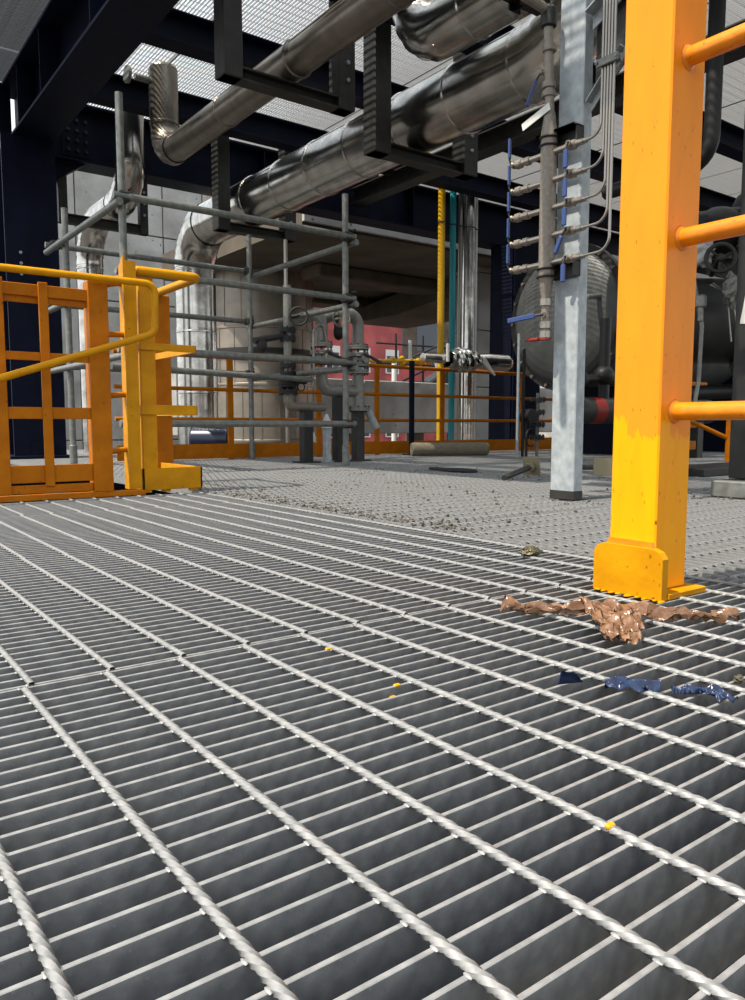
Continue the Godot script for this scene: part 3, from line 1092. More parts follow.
# ------------------------------------------------------------------ scaffold
func build_scaffold() -> void:
	var t := thing("scaffold", "grey tube scaffold with couplers in front of the thick pipe's riser", "scaffold", V(2.6, 0, -5.8))
	var m: Material = M.scaffold
	var xa := 1.737
	var xb := 3.477
	var za := -5.037
	var zb := -6.63
	var r := 0.0242
	for p in [[xb, za, 0.0, 2.1], [xb, zb, 0.0, 2.1], [xa, za, 0.0, 2.42], [xa, -6.35, 0.0, 2.0]]:
		var b := MB.new()
		b.cyl(V(p[0], p[2], p[1]), V(p[0], p[3], p[1]), r, -1, 14)
		var s := part(t, "standard", b, m)
		b = MB.new()
		b.lathe(V(p[0], 0.002, p[1]), Vector3.UP, [Vector2(0, 0), Vector2(0.03, 0), Vector2(0.03, 0.16), Vector2(r, 0.165)], 14)
		part(s, "foot_sleeve", b, m)
	var hs := [1.775, 1.307, 0.815, 0.335]
	for y in hs:
		for z in [za + 0.045, zb - 0.045]:
			if z < -6 and y < 0.5:
				continue
			var b := MB.new()
			b.cyl(V(xa - 0.07, y, z), V(xb + 0.06, y, z), r, -1, 12)
			part(t, "ledger", b, m)
			for x in [xa, xb]:
				var c := MB.new()
				c.cbox(V(x, y, z + (-0.022 if z > -6 else 0.022)), V(0.075, 0.07, 0.085), 0.012)
				c.cyl(V(x + 0.03, y + 0.045, z), V(x + 0.03, y + 0.045, z + 0.05), 0.009, -1, 6)
				part(t, "coupler", c, M.dark_steel)
	for y in [1.73, 1.262, 0.77]:
		for x in [xa - 0.045, xb + 0.045]:
			var b := MB.new()
			b.cyl(V(x, y, za + 0.09), V(x, y, zb - 0.12), r, -1, 12)
			part(t, "transom", b, m)
	var b := MB.new()
	b.cyl(V(xa + 0.05, 0.74, -5.5), V(xb + 0.05, 0.71, -5.62), r, -1, 12)
	part(t, "ledger", b, m)
	# thin bright conduit behind
	var c := thing("conduit", "thin bright conduit rising behind the scaffold", "pipe", V(4.1, 0, -6.9))
	b = MB.new()
	b.cyl(V(4.06, 0.9, -6.95), V(4.06, 2.2, -6.95), 0.02, -1, 10)
	b.tube(fillet([V(4.06, 0.9, -6.95), V(4.06, 0.0, -6.95)], 0.02), 0.02, 10)
	part(c, "tube", b, M.tubing)

# ------------------------------------------------------------------ valve station
func flange(t: Node3D, called: String, p: Vector3, ax: Vector3, r: float, th: float, m: Material) -> void:
	var b := MB.new()
	b.lathe(p - ax * th / 2, ax, [Vector2(0, 0), Vector2(r, 0), Vector2(r, th * 0.42), Vector2(r - 0.008, th * 0.45), Vector2(r - 0.008, th * 0.55), Vector2(r, th * 0.58), Vector2(r, th), Vector2(0, th)], 20)
	var o := part(t, called, b, m)
	var e1 := ax.cross(Vector3.UP if absf(ax.y) < 0.9 else Vector3.RIGHT).normalized()
	var e2 := ax.cross(e1)
	b = MB.new()
	for k in 8:
		var an := TAU * k / 8 + 0.2
		var q := p + (e1 * cos(an) + e2 * sin(an)) * (r - 0.014)
		b.cyl(q - ax * (th / 2 + 0.014), q + ax * (th / 2 + 0.014), 0.009, -1, 6)
	part(o, "stud_ring", b, M.dark_steel).set_meta("kind", "stuff")

func build_valve_station() -> void:
	var z := -5.7
	var g: Material = M.valve_grey
	var t := thing("valve_station", "grey flanged pipework with two valves on black stands behind the scaffold", "pipework", V(3.75, 0, z))
	var b := MB.new()
	b.tube(fillet([V(3.86, 1.29, z - 0.2), V(3.86, 1.31, z), V(4.07, 1.31, z), V(4.07, 1.02, z)], 0.11, 7), 0.053, 16)
	part(t, "riser", b, g)
	b = MB.new()
	b.tube(fillet([V(3.68, 1.28, z - 0.35), V(3.68, 1.30, z), V(3.68, 1.02, z)], 0.1, 7), 0.053, 16)
	part(t, "riser", b, g)
	b = MB.new()
	b.tube(fillet([V(3.68, 0.8, z), V(3.68, 0.63, z), V(4.07, 0.63, z)], 0.12, 8), 0.053, 16)
	part(t, "lower_bend", b, g)
	b = MB.new()
	b.cyl(V(4.07, 0.8, z), V(4.07, 0.47, z), 0.053, -1, 16)
	part(t, "riser", b, g)
	for x in [3.68, 4.07]:
		for y in [1.02, 0.955, 0.87, 0.805]:
			flange(t, "flange", V(x, y, z), Vector3.UP, 0.098, 0.034, g)
		b = MB.new()
		b.lathe(V(x, 0.85, z), Vector3.UP, [Vector2(0.05, 0), Vector2(0.075, 0.02), Vector2(0.085, 0.05), Vector2(0.075, 0.09), Vector2(0.05, 0.11)], 18)
		b.cyl(V(x, 0.91, z), V(x, 0.91, z + 0.13), 0.035, -1, 12)
		var vb := part(t, "valve_body", b, g)
		b = MB.new()
		b.cbox(V(x + 0.06, 0.92, z + 0.14), V(0.22, 0.025, 0.02), 0.004, Basis(Vector3.BACK, -0.35))
		part(vb, "lever", b, M.dark_steel)
	flange(t, "flange", V(4.07, 0.47, z), Vector3.UP, 0.11, 0.03, g)
	# left branch
	b = MB.new()
	b.cyl(V(3.37, 1.5, z - 0.05), V(3.37, 0.59, z - 0.05), 0.035, -1, 14)
	part(t, "branch", b, g)
	b = MB.new()
	b.tube(fillet([V(3.37, 0.6, z - 0.05), V(3.37, 0.485, z - 0.05), V(3.735, 0.485, z - 0.05)], 0.06, 6), 0.042, 14)
	part(t, "branch_bend", b, M.pipe_steel)
	for y in [0.83, 0.76, 0.69, 0.61, 1.13, 1.06]:
		flange(t, "flange", V(3.37, y, z - 0.05), Vector3.UP, 0.085 if y < 0.7 else 0.07, 0.035, M.black_steel)
	b = MB.new()
	b.lathe(V(3.37, 0.62, z - 0.05), Vector3.UP, [Vector2(0.04, 0), Vector2(0.07, 0.03), Vector2(0.07, 0.1), Vector2(0.04, 0.15)], 16)
	b.cyl(V(3.37, 0.7, z - 0.05), V(3.55, 0.7, z - 0.05), 0.022, -1, 10)
	var vv := part(t, "valve_body", b, M.black_steel)
	b = MB.new()
	b.torus(V(3.5, 0.655, z - 0.05), V(0, 0, 1), 0.035, 0.006)
	part(vv, "ring", b, M.black_steel)
	b = MB.new()
	b.cyl(V(3.05, 1.02, z - 0.05), V(3.37, 1.09, z - 0.05), 0.028, -1, 12)
	b.ball(V(3.12, 0.99, z - 0.05), V(0.05, 0.06, 0.04))
	part(t, "side_branch", b, M.dark_steel)
	# cross line with hand wheel between the risers
	b = MB.new()
	b.tube(fillet([V(3.86, 1.29, z - 0.02), V(3.86, 1.1, z - 0.02)], 0.05), 0.03, 12)
	b.ball(V(3.86, 1.14, z), V(0.05, 0.07, 0.05))
	part(t, "check_valve", b, M.black_steel)
	b = MB.new()
	b.torus(V(3.83, 1.25, z + 0.09), V(-0.4, 0.1, 1), 0.075, 0.009)
	for k in 3:
		var an := TAU * k / 3
		b.cyl(V(3.83, 1.25, z + 0.09), V(3.83 + 0.07 * cos(an), 1.25 + 0.07 * sin(an), z + 0.09), 0.006, -1, 6)
	b.cyl(V(3.83, 1.25, z), V(3.83, 1.25, z + 0.1), 0.012, -1, 8)
	part(t, "hand_wheel", b, M.pipe_steel)
	b = MB.new()
	b.torus(V(3.42, 1.24, z + 0.05), V(-0.6, 0.1, 1), 0.075, 0.009)
	b.cyl(V(3.42, 1.24, z + 0.05), V(3.42, 1.24, z - 0.05), 0.014, -1, 8)
	part(t, "hand_wheel", b, M.dark_steel)
	b = MB.new()
	b.tube(fillet([V(3.55, 0.75, z + 0.08), V(3.56, 1.15, z + 0.06), V(3.66, 1.2, z + 0.06), V(3.7, 0.9, z + 0.1)], 0.1, 6), 0.012, 8)
	part(t, "hose", b, M.valve_grey)
	# stands
	for s in [[3.517, 0.45, 0.09, M.black_steel], [3.858, 0.575, 0.09, M.black_steel], [4.068, 0.455, 0.09, M.dark_steel], [3.73, 0.3, 0.055, M.galvanized]]:
		b = MB.new()
		b.span(s[0] - s[2] / 2, s[0] + s[2] / 2, 0.0, s[1], z - s[2] / 2, z + s[2] / 2, 0.004)
		b.span(s[0] - s[2], s[0] + s[2], 0.0, 0.012, z - s[2], z + s[2], 0.002)
		part(t, "stand", b, s[3])
	b = MB.new()
	b.lathe(V(3.73, 0.3, z), Vector3.UP, [Vector2(0.05, 0), Vector2(0.05, 0.03), Vector2(0.012, 0.12), Vector2(0.0, 0.125)], 14)
	part(t, "cone_cap", b, M.white_paint)
	b = MB.new()
	b.cyl(V(4.15, 0.46, z + 0.04), V(4.24, 0.3, z + 0.05), 0.035, -1, 12)
	part(t, "drain", b, M.galvanized)

# ------------------------------------------------------------------ instrument manifold on the galvanized post
func ball_valve(t: Node3D, p: Vector3, dir: Vector3, hdir: Vector3, hlen: float, off: Vector3) -> void:
	# body along dir, lever towards hdir
	var b := MB.new()
	b.lathe(p - dir * 0.035, dir, [Vector2(0.0, 0), Vector2(0.013, 0), Vector2(0.013, 0.016), Vector2(0.019, 0.02), Vector2(0.019, 0.05), Vector2(0.013, 0.054), Vector2(0.013, 0.07), Vector2(0, 0.07)], 6)
	b.cyl(p, p + off * 0.034, 0.008, -1, 8)
	b.cyl(p + off * 0.026, p + off * 0.034, 0.013, -1, 6)
	var body := part(t, "ball_valve", b, M.pipe_steel)
	b = MB.new()
	var s := p + off * 0.036
	var bend := s + hdir * 0.022 + off * 0.008
	b.tube([s, bend, bend + hdir * hlen * 0.3], 0.0045, 6)
	part(body, "lever", b, M.dark_steel)
	b = MB.new()
	var mid := bend + hdir * hlen * 0.55
	var y := hdir
	var x := off.cross(y).normalized()
	b.cbox(mid, V(0.021, hlen * 0.95, 0.011), 0.003, Basis(x, y, x.cross(y)).orthonormalized())
	part(body, "handle_grip", b, M.handle_blue)

func build_manifold() -> void:
	var t := thing("support_post", "galvanized square steel post standing on the grating", "post", V(2.68, 0, -2.17))
	var b := MB.new()
	b.span(2.64, 2.7, 0.02, 3.58, -2.24, -2.112, 0.004)
	part(t, "post", b, M.galvanized)
	b = MB.new()
	b.span(2.638, 2.702, 0.0012, 0.042, -2.242, -2.11, 0.003)
	part(t, "foot", b, M.dark_steel)
	b = MB.new()
	b.angle(V(2.68, 1.98, -2.1), V(2.68, 2.12, -1.8), Vector3.LEFT, Vector3.DOWN, 0.06, 0.006)
	part(t, "strut", b, M.galvanized)
	b = MB.new()
	b.angle(V(2.68, 1.64, -2.1), V(2.66, 1.79, -1.93), Vector3.LEFT, Vector3.DOWN, 0.04, 0.006)
	part(t, "strut", b, M.galvanized)
	b = MB.new()
	b.ext(PackedVector2Array([Vector2(-2.1, 1.64), Vector2(-2.1, 1.98), Vector2(-1.9, 2.09), Vector2(-1.9, 1.8)]), V(2.7, 0, 0), V(0, 0, 1), Vector3.UP, V(0.006, 0, 0))
	part(t, "gusset", b, M.dark_steel)

	t = thing("air_manifold", "vertical steel manifold pipe with blue-handled valves on the galvanized post", "manifold", V(2.58, 0.7, -2.235))
	var cx := 2.58
	var cz := -2.235
	var st: Material = M.pipe_steel
	b = MB.new()
	b.tube(fillet([V(1.7, 2.10, cz - 0.02), V(cx, 2.03, cz - 0.02), V(cx, 1.6, cz)], 0.04, 5), 0.02, 12)
	part(t, "inlet_pipe", b, M.pipe_steel)
	b = MB.new()
	b.lathe(V(cx, 1.96, cz - 0.015), Vector3.UP, [Vector2(0.02, 0), Vector2(0.032, 0.005), Vector2(0.032, 0.07), Vector2(0.02, 0.08)], 14)
	b.ball(V(cx, 2.02, cz - 0.018), V(0.034, 0.034, 0.034))
	part(t, "elbow_fitting", b, M.black_steel)
	for y in [1.86, 1.715, 1.68]:
		b = MB.new()
		b.lathe(V(cx, y, cz - 0.008), Vector3.UP, [Vector2(0.02, 0), Vector2(0.03, 0.004), Vector2(0.03, 0.026), Vector2(0.02, 0.03)], 8)
		part(t, "union", b, st)
	ball_valve(t, V(cx, 1.79, cz - 0.01), Vector3.UP, V(-0.15, -0.85, -0.3).normalized(), 0.11, V(-0.3, 0, -0.95).normalized())
	b = MB.new()
	b.lathe(V(cx, 1.47, cz), Vector3.UP, [Vector2(0.034, 0), Vector2(0.034, 0.06), Vector2(0.022, 0.15)], 16)
	part(t, "reducer", b, st)
	b = MB.new()
	b.cyl(V(cx, 0.96, cz), V(cx, 1.48, cz), 0.034, -1, 18)
	part(t, "header", b, st)
	b = MB.new()
	b.lathe(V(cx, 0.86, cz), Vector3.UP, [Vector2(0.02, 0), Vector2(0.034, 0.1)], 16)
	b.cyl(V(cx, 0.7, cz), V(cx, 0.87, cz), 0.019, -1, 12)
	part(t, "drain_pipe", b, st)
	for y in [0.695, 0.735, 0.83]:
		b = MB.new()
		b.lathe(V(cx, y, cz), Vector3.UP, [Vector2(0.0, 0), Vector2(0.027, 0), Vector2(0.027, 0.028), Vector2(0.019, 0.03)], 8)
		part(t, "union", b, M.tubing)
	ball_valve(t, V(cx, 0.79, cz), Vector3.UP, V(-0.35, -0.12, -0.93).normalized(), 0.13, V(-0.93, 0, 0.35).normalized())
	b = MB.new()
	b.cyl(V(cx, 0.686, cz), V(cx, 0.697, cz), 0.026, -1, 10)
	b.cbox(V(cx - 0.02, 0.69, cz - 0.05), V(0.03, 0.012, 0.07), 0.003)
	part(t, "red_cap", b, M.red_paint)
	# tag plate
	b = MB.new()
	b.cbox(V(cx - 0.03, 1.61, cz - 0.05), V(0.003, 0.032, 0.155), 0.001, Basis(Vector3.RIGHT, -0.28))
	part(t, "tag_plate", b, M.white_paint)
	# brackets with U bolts
	for y in [1.51, 0.975]:
		b = MB.new()
		b.angle(V(2.635, y + 0.03, -2.30), V(2.635, y + 0.03, -2.10), Vector3.LEFT, Vector3.DOWN, 0.065, 0.006)
		b.span(2.57, 2.635, y + 0.024, y + 0.03, -2.3, -2.1)
		b.span(2.59, 2.632, y - 0.035, y + 0.03, -2.106, -2.1)
		part(t, "bracket", b, M.dark_steel)
		for e in [-0.016, 0.016]:
			b = MB.new()
			b.torus(V(cx, y + e - 0.01, cz), Vector3.UP, 0.038, 0.0045)
			part(t, "clamp", b, M.black_steel)
	# branches
	for i in 5:
		var y: float = [1.455, 1.342, 1.229, 1.117, 1.005][i]
		b = MB.new()
		b.cyl(V(cx, y, cz + 0.02), V(cx, y, cz - 0.13), 0.0125, -1, 10)
		b.lathe(V(cx, y, cz - 0.1), V(0, 0, -1), [Vector2(0.0125, 0), Vector2(0.018, 0.002), Vector2(0.018, 0.03), Vector2(0.0125, 0.03)], 6)
		part(t, "branch", b, M.tubing)
		ball_valve(t, V(cx, y, cz - 0.165), V(0, 0, -1), V(0, 1, 0), 0.088, V(-0.5, 0, -0.87).normalized())
		b = MB.new()
		b.cyl(V(cx, y, cz), V(cx, y, cz + 0.1), 0.0125, -1, 10)
		part(t, "branch", b, M.tubing)
		ball_valve(t, V(cx, y, cz + 0.125), V(0, 0, 1), V(0, -1, 0) if i != 3 else V(0, -0.9, -0.45).normalized(), 0.075, V(-1, 0, 0))
		b = MB.new()
		b.lathe(V(cx, y, cz + 0.158), V(0, 0, 1), [Vector2(0.007, 0), Vector2(0.013, 0.002), Vector2(0.013, 0.02), Vector2(0.009, 0.022), Vector2(0.012, 0.026), Vector2(0.012, 0.036), Vector2(0.006, 0.04)], 6)
		part(t, "compression_nut", b, M.tubing)
	# impulse tubes
	var u := thing("tubing_bundle", "five thin steel tubes bending upward beside the yellow ladder stile", "tubing", V(2.58, 1.0, -1.95))
	for i in 5:
		var y: float = [1.455, 1.342, 1.229, 1.117, 1.005][i]
		b = MB.new()
		b.tube(fillet([V(cx, y, cz + 0.16), V(cx, y + 0.004, -1.975 + 0.0135 * i), V(cx, 3.55, -1.975 + 0.0135 * i)], 0.055, 8), 0.0058, 8)
		part(u, "tube", b, M.tubing)
	b = MB.new()
	b.cbox(V(cx - 0.012, 1.72, -1.945), V(0.012, 0.03, 0.1), 0.002)
	b.cbox(V(cx + 0.012, 1.72, -1.945), V(0.012, 0.03, 0.1), 0.002)
	b.cyl(V(cx - 0.024, 1.72, -1.99), V(cx - 0.017, 1.72, -1.99), 0.006, -1, 6)
	b.cyl(V(cx - 0.024, 1.72, -1.9), V(cx - 0.017, 1.72, -1.9), 0.006, -1, 6)
	part(u, "clamp", b, M.scaffold)

# ------------------------------------------------------------------ far railing and the things on it
func build_far_railing() -> void:
	var z := -6.72
	var t := thing("railing", "orange far railing with two mid rails and a toe board", "railing", V(4.8, 0, z))
	var m: Material = M.orange_paint
	for y in [0.965, 0.66, 0.38]:
		var b := MB.new()
		b.cyl(V(2.2, y, z), V(8.6, y, z), 0.021 if y > 0.9 else 0.018, -1, 12)
		part(t, "rail", b, m)
	for x in [2.3, 3.3, 4.3, 5.05, 6.0, 7.35, 8.5]:
		var b := MB.new()
		b.span(x - 0.03, x + 0.03, 0.0, 0.965, z - 0.012, z + 0.012, 0.003)
		part(t, "post", b, m)
	var b := MB.new()
	b.span(2.2, 8.6, 0.012, 0.15, z + 0.014, z + 0.02, 0.001)
	part(t, "toe_board", b, m)

	# vertical pipes beyond
	for p in [["yellow_pipe", "slim yellow vertical pipe behind the far railing", 6.97, 0.047, M.pipe_yellow], ["cyan_pipe", "slim cyan vertical pipe behind the far railing", 7.175, 0.042, M.pipe_cyan], ["steel_pipe", "slim bright vertical pipe next to the cyan one", 7.31, 0.03, M.tubing], ["steel_pipe", "broader silver clad vertical pipe beside the blue column", 7.46, 0.09, M.cladding], ["steel_pipe", "thin white vertical pipe right of the silver clad one", 7.605, 0.022, M.white_paint]]:
		var o := thing(p[0], p[1], "pipe", V(p[2], 0, -7.85))
		b = MB.new()
		b.cyl(V(p[2], 0.0, -7.85), V(p[2], 3.58, -7.85), p[3], -1, 18)
		part(o, "pipe", b, p[4])
		b = MB.new()
		b.torus(V(p[2], 3.0, -7.85), Vector3.UP, p[3] + 0.004, 0.008)
		part(o, "clamp", b, M.dark_steel)

	var o := thing("blue_pole", "slim dark blue pole standing in front of the far railing", "pole", V(5.36, 0, -6.5))
	b = MB.new()
	b.span(5.335, 5.385, 0.0, 1.02, -6.52, -6.48, 0.004)
	b.span(5.28, 5.44, 0.0, 0.012, -6.57, -6.43, 0.003)
	part(o, "pole", b, M.navy)

	o = thing("insulation_roll", "beige roll of insulation lying before the far railing", "roll", V(5.55, 0, -6.1))
	b = MB.new()
	b.lathe(V(5.17, 0.072, -6.27), V(0.78, 0, 0.36), [Vector2(0.0, 0.006), Vector2(0.03, 0.0), Vector2(0.066, 0.0), Vector2(0.071, 0.01), Vector2(0.069, 0.25), Vector2(0.072, 0.5), Vector2(0.07, 0.83), Vector2(0.06, 0.85), Vector2(0.0, 0.845)], 24)
	part(o, "roll", b, M.insulation)

	# yellow lance and silver bundle lying on the top rail
	o = thing("yellow_lance", "yellow lance with clamps lying on the far railing", "pole", V(5.2, 0.99, -6.6))
	b = MB.new()
	b.cyl(V(4.75, 1.012, -6.79), V(5.85, 1.06, -6.77), 0.02, -1, 10)
	part(o, "lance", b, M.pipe_yellow)
	for k in 5:
		b = MB.new()
		b.cbox(V(5.32 + 0.13 * k, 1.045, -6.785), V(0.06, 0.07 + 0.03 * (k % 2), 0.06), 0.012, Basis(Vector3.BACK, 0.4 * k))
		part(o, "clamp", b, M.pipe_yellow)
	o = thing("foil_bundle", "silver foil wrapped pipe length lying across the far railing", "bundle", V(6.4, 0.98, -6.7))
	b = MB.new()
	b.lathe(V(5.6, 1.075, -6.6), V(1.0, 0.0, 0.0), [Vector2(0.0, 0), Vector2(0.05, 0.0), Vector2(0.055, 0.4), Vector2(0.08, 0.75), Vector2(0.1, 1.0), Vector2(0.1, 1.32), Vector2(0.075, 1.37), Vector2(0, 1.38)], 20)
	part(o, "pipe", b, M.cladding)
	var fn := FastNoiseLite.new()
	fn.seed = 4
	fn.frequency = 6.0
	b = MB.new()
	b.sheet(func(s: float, tt: float) -> Vector3:
		var an := TAU * tt
		var r := 0.09 + 0.035 * fn.get_noise_3d(s * 1.5, cos(an) * 0.2, sin(an) * 0.2) + 0.04 * sin(PI * s)
		return V(5.95 + 0.45 * s, 1.075 + r * cos(an), -6.57 + r * sin(an)), 18, 20)
	part(o, "foil", b, M.cladding)
	for k in 3:
		b = MB.new()
		b.cyl(V(6.35 + 0.05 * k, 1.12, -6.5), V(6.55 + 0.03 * k, 0.95 - 0.02 * k, -6.48), 0.012, -1, 8)
		part(o, "tie", b, M.white_paint)
	for k in 2:
		b = MB.new()
		b.cyl(V(5.35 + 0.55 * k, 1.04, -6.52), V(5.35 + 0.55 * k, 1.24, -6.52), 0.02, -1, 8)
		part(o, "peg", b, M.white_paint)

	o = thing("drum", "dark blue drum lying on its side behind the far railing", "drum", V(4.1, 0, -8.75))
	b = MB.new()
	b.lathe(V(3.9, 0.152, -8.95), V(0.34, 0, 0.3), [Vector2(0.13, 0.0), Vector2(0.15, 0.0), Vector2(0.15, 0.43), Vector2(0.155, 0.44), Vector2(0.145, 0.45), Vector2(0.14, 0.44), Vector2(0.14, 0.1), Vector2(0, 0.1)], 28)
	b.lathe(V(3.9, 0.152, -8.95), V(-0.34, 0, -0.3), [Vector2(0.15, 0.0), Vector2(0.13, 0.03), Vector2(0, 0.05)], 28)
	part(o, "shell", b, M.drum_blue)

	o = thing("white_board", "small white board leaning behind the far railing", "board", V(4.7, 0, -7.3))
	b = MB.new()
	b.ext(PackedVector2Array([Vector2(0, 0), Vector2(0.24, 0), Vector2(0.2, 0.26), Vector2(0.12, 0.26)]), V(4.45, 0.0, -7.3), Vector3.RIGHT, V(0, 0.95, -0.3).normalized(), V(0, 0.003, 0.012))
	part(o, "board", b, M.white_paint)

# ------------------------------------------------------------------ vessel and machinery at right
func build_machinery() -> void:
	var t := thing("pressure_vessel", "large dark grey horizontal vessel with a bolted round head behind the post", "vessel", V(7.5, 0, -5.34))
	var b := MB.new()
	var c := V(6.47, 1.44, -5.34)
	var prof := []
	for k in 9:
		var an := PI / 2 * k / 8
		prof.append(Vector2(0.68 * sin(an), -0.17 * cos(an)))
	b.lathe(c, Vector3.RIGHT, prof, 40)
	part(t, "head", b, M.vessel_grey)
	b = MB.new()
	b.lathe(c, Vector3.RIGHT, [Vector2(0.68, 0.0), Vector2(0.76, 0.0), Vector2(0.76, 0.06), Vector2(0.7, 0.06)], 40)
	var fl := part(t, "flange", b, M.dark_steel)
	for k in 20:
		var an := TAU * k / 20
		b = MB.new()
		var p := c + V(-0.03, 0.72 * cos(an), 0.72 * sin(an))
		b.cyl(p, p + V(0.15, 0, 0), 0.018, -1, 6)
		part(fl, "bolt", b, M.pipe_steel)
	b = MB.new()
	b.cyl(c + V(0.06, 0, 0), c + V(3.2, 0, 0), 0.7, -1, 40)
	part(t, "shell", b, M.vessel_grey)
	for x in [7.2, 9.0]:
		b = MB.new()
		b.ext(PackedVector2Array([Vector2(-0.55, 0), Vector2(0.55, 0), Vector2(0.62, 1.05), Vector2(-0.62, 1.05)]), V(x, 0, -5.34), V(0, 0, 1), Vector3.UP, V(0.16, 0, 0))
		part(t, "saddle", b, M.navy)
	b = MB.new()
	b.tube(fillet([c + V(-0.1, 0.15, 0.5), c + V(-0.4, 0.1, 0.55), c + V(-0.4, -1.3, 0.55)], 0.1, 5), 0.025, 10)
	part(t, "drain_line", b, M.scaffold)

	t = thing("instrument_stand", "cluster of dark conduits and a gauge standing left of the galvanized post", "instruments", V(6.05, 0, -5.6))
	for k in 3:
		b = MB.new()
		var x: float = [5.9, 5.98, 6.2][k]
		b.cyl(V(x, 0, -5.45), V(x, [1.25, 1.1, 0.66][k], -5.45), 0.016, -1, 8)
		part(t, "conduit", b, [M.galvanized, M.black_steel, M.scaffold][k])
	b = MB.new()
	b.cyl(V(6.05, 0.42, -5.5), V(6.05, 0.42, -5.38), 0.075, -1, 18)
	b.cyl(V(6.07, 0.0, -5.48), V(6.07, 0.4, -5.48), 0.015, -1, 8)
	part(t, "gauge", b, M.black_steel)
	b = MB.new()
	b.torus(V(6.0, 0.2, -5.36), V(0.2, 0, 1), 0.09, 0.008)
	part(t, "cable_loop", b, M.hose)
	for k in 4:
		flange(t, "flange", V(6.2, 0.2 + 0.13 * k, -5.45), Vector3.UP, 0.08, 0.03, M.dark_steel)

	t = thing("process_pipe", "horizontal dark pipe with red paint mark and a valve above it", "pipe", V(5.9, 0, -4.4))
	b = MB.new()
	b.cyl(V(5.55, 0.46, -4.55), V(7.4, 0.46, -4.255), 0.12, -1, 20)
	part(t, "pipe", b, M.dark_steel)
	b = MB.new()
	b.lathe(V(5.55, 0.46, -4.55), V(-3.45, 0, -0.55), [Vector2(0.12, 0), Vector2(0.1, 0.05), Vector2(0, 0.075)], 20)
	part(t, "end_cap", b, M.dark_steel)
	b = MB.new()
	b.lathe(V(5.82, 0.46, -4.507), V(3.45, 0, 0.55), [Vector2(0.1205, 0), Vector2(0.1215, 0.002), Vector2(0.1215, 0.13), Vector2(0.1205, 0.132)], 20)
	part(t, "red_mark", b, M.red_paint)
	b = MB.new()
	b.cyl(V(6.0, 0.56, -4.48), V(6.0, 1.3, -4.48), 0.05, -1, 12)
	b.ball(V(6.0, 0.78, -4.48), V(0.11, 0.1, 0.1))
	b.cyl(V(5.68, 0.74, -4.5), V(6.0, 0.76, -4.48), 0.04, -1, 10)
	b.lathe(V(5.68, 0.74, -4.5), V(1, 0, 0), [Vector2(0, 0), Vector2(0.07, 0), Vector2(0.07, 0.04), Vector2(0, 0.04)], 14)
	part(t, "valve", b, M.black_steel)
	for x in [6.3, 7.2]:
		b = MB.new()
		b.span(x - 0.05, x + 0.05, 0.0, 0.36, -4.45 + (x - 6.3) * 0.16, -4.35 + (x - 6.3) * 0.16)
		part(t, "stand", b, M.dark_steel)

	# orange stair rails behind
	t = thing("stair_rail", "orange stair rail glimpsed under the dark pipe", "railing", V(9.0, 0, -6.9))
	for y in [1.0, 0.4]:
		b = MB.new()
		b.tube(fillet([V(8.2, y, -7.0), V(8.7, y, -6.85), V(9.3, y - 0.62 if y > 0.5 else 0.03, -6.65)], 0.05, 4), 0.026, 8)
		part(t, "rail", b, M.orange_paint)
	b = MB.new()
	b.span(8.95, 9.07, 0.0, 0.8, -6.95, -6.85, 0.004)
	part(t, "post", b, M.orange_paint)
	b = MB.new()
	b.span(8.0, 9.8, 0.01, 0.16, -7.0, -6.97)
	part(t, "toe_board", b, M.orange_paint)

	# pump set seen between the rungs
	t = thing("pump_set", "dark grey pump and flanged valves standing behind the ladder rungs", "pump", V(4.9, 0, -2.75))
	b = MB.new()
	b.lathe(V(4.72, 1.02, -3.0), V(0.9, 0, 0.5), [Vector2(0, -0.04), Vector2(0.24, 0.0), Vector2(0.28, 0.05), Vector2(0.28, 0.9), Vector2(0, 0.9)], 24)
	part(t, "casing", b, M.dark_steel)
	b = MB.new()
	b.span(4.55, 4.65, 0.0, 0.86, -2.92, -2.82, 0.006)
	b.span(4.5, 5.6, 0.0, 0.05, -3.0, -2.6, 0.006)
	part(t, "frame", b, M.black_steel)
	b = MB.new()
	b.torus(V(4.70, 1.37, -2.66), V(-0.75, 0, 0.6), 0.085, 0.014)
	for k in 3:
		var an := TAU * k / 3 + 0.4
		b.cyl(V(4.70, 1.37, -2.66), V(4.70 + 0.05 * cos(an), 1.37 + 0.085 * sin(an), -2.66 + 0.06 * cos(an)), 0.009, -1, 6)
	b.ball(V(4.70, 1.37, -2.66), V(0.03, 0.03, 0.03))
	b.cyl(V(4.70, 1.37, -2.66), V(4.95, 1.33, -2.86), 0.022, -1, 10)
	part(t, "hand_wheel", b, M.dark_steel)
	b = MB.new()
	b.cyl(V(5.1, 0.6, -2.6), V(5.1, 2.2, -2.6), 0.1, -1, 18)
	part(t, "riser", b, M.dark_steel)
	for y in [0.72, 0.84, 0.99, 1.12, 1.26, 1.5, 1.66]:
		flange(t, "flange", V(5.1, y, -2.6), Vector3.UP, 0.17, 0.045, M.dark_steel)
	b = MB.new()
	b.tube(fillet([V(4.62, 1.3, -2.8), V(4.62, 0.95, -2.72), V(4.64, 0.6, -2.74), V(4.6, 0.45, -2.74)], 0.05, 4), 0.014, 8)
	part(t, "conduit", b, M.valve_grey)
	b = MB.new()
	b.cbox(V(4.6, 1.1, -2.72), V(0.05, 0.08, 0.06), 0.01)
	part(t, "junction_box", b, M.valve_grey)
	b = MB.new()
	b.cyl(V(4.6, 1.065, -2.72), V(4.6, 0.98, -2.72), 0.018, -1, 8)
	part(t, "cable_gland", b, M.valve_grey)
	b = MB.new()
	b.tube(fillet([V(4.63, 1.2, -2.68), V(4.72, 1.15, -2.62), V(4.76, 0.85, -2.6)], 0.08, 5), 0.006, 6)
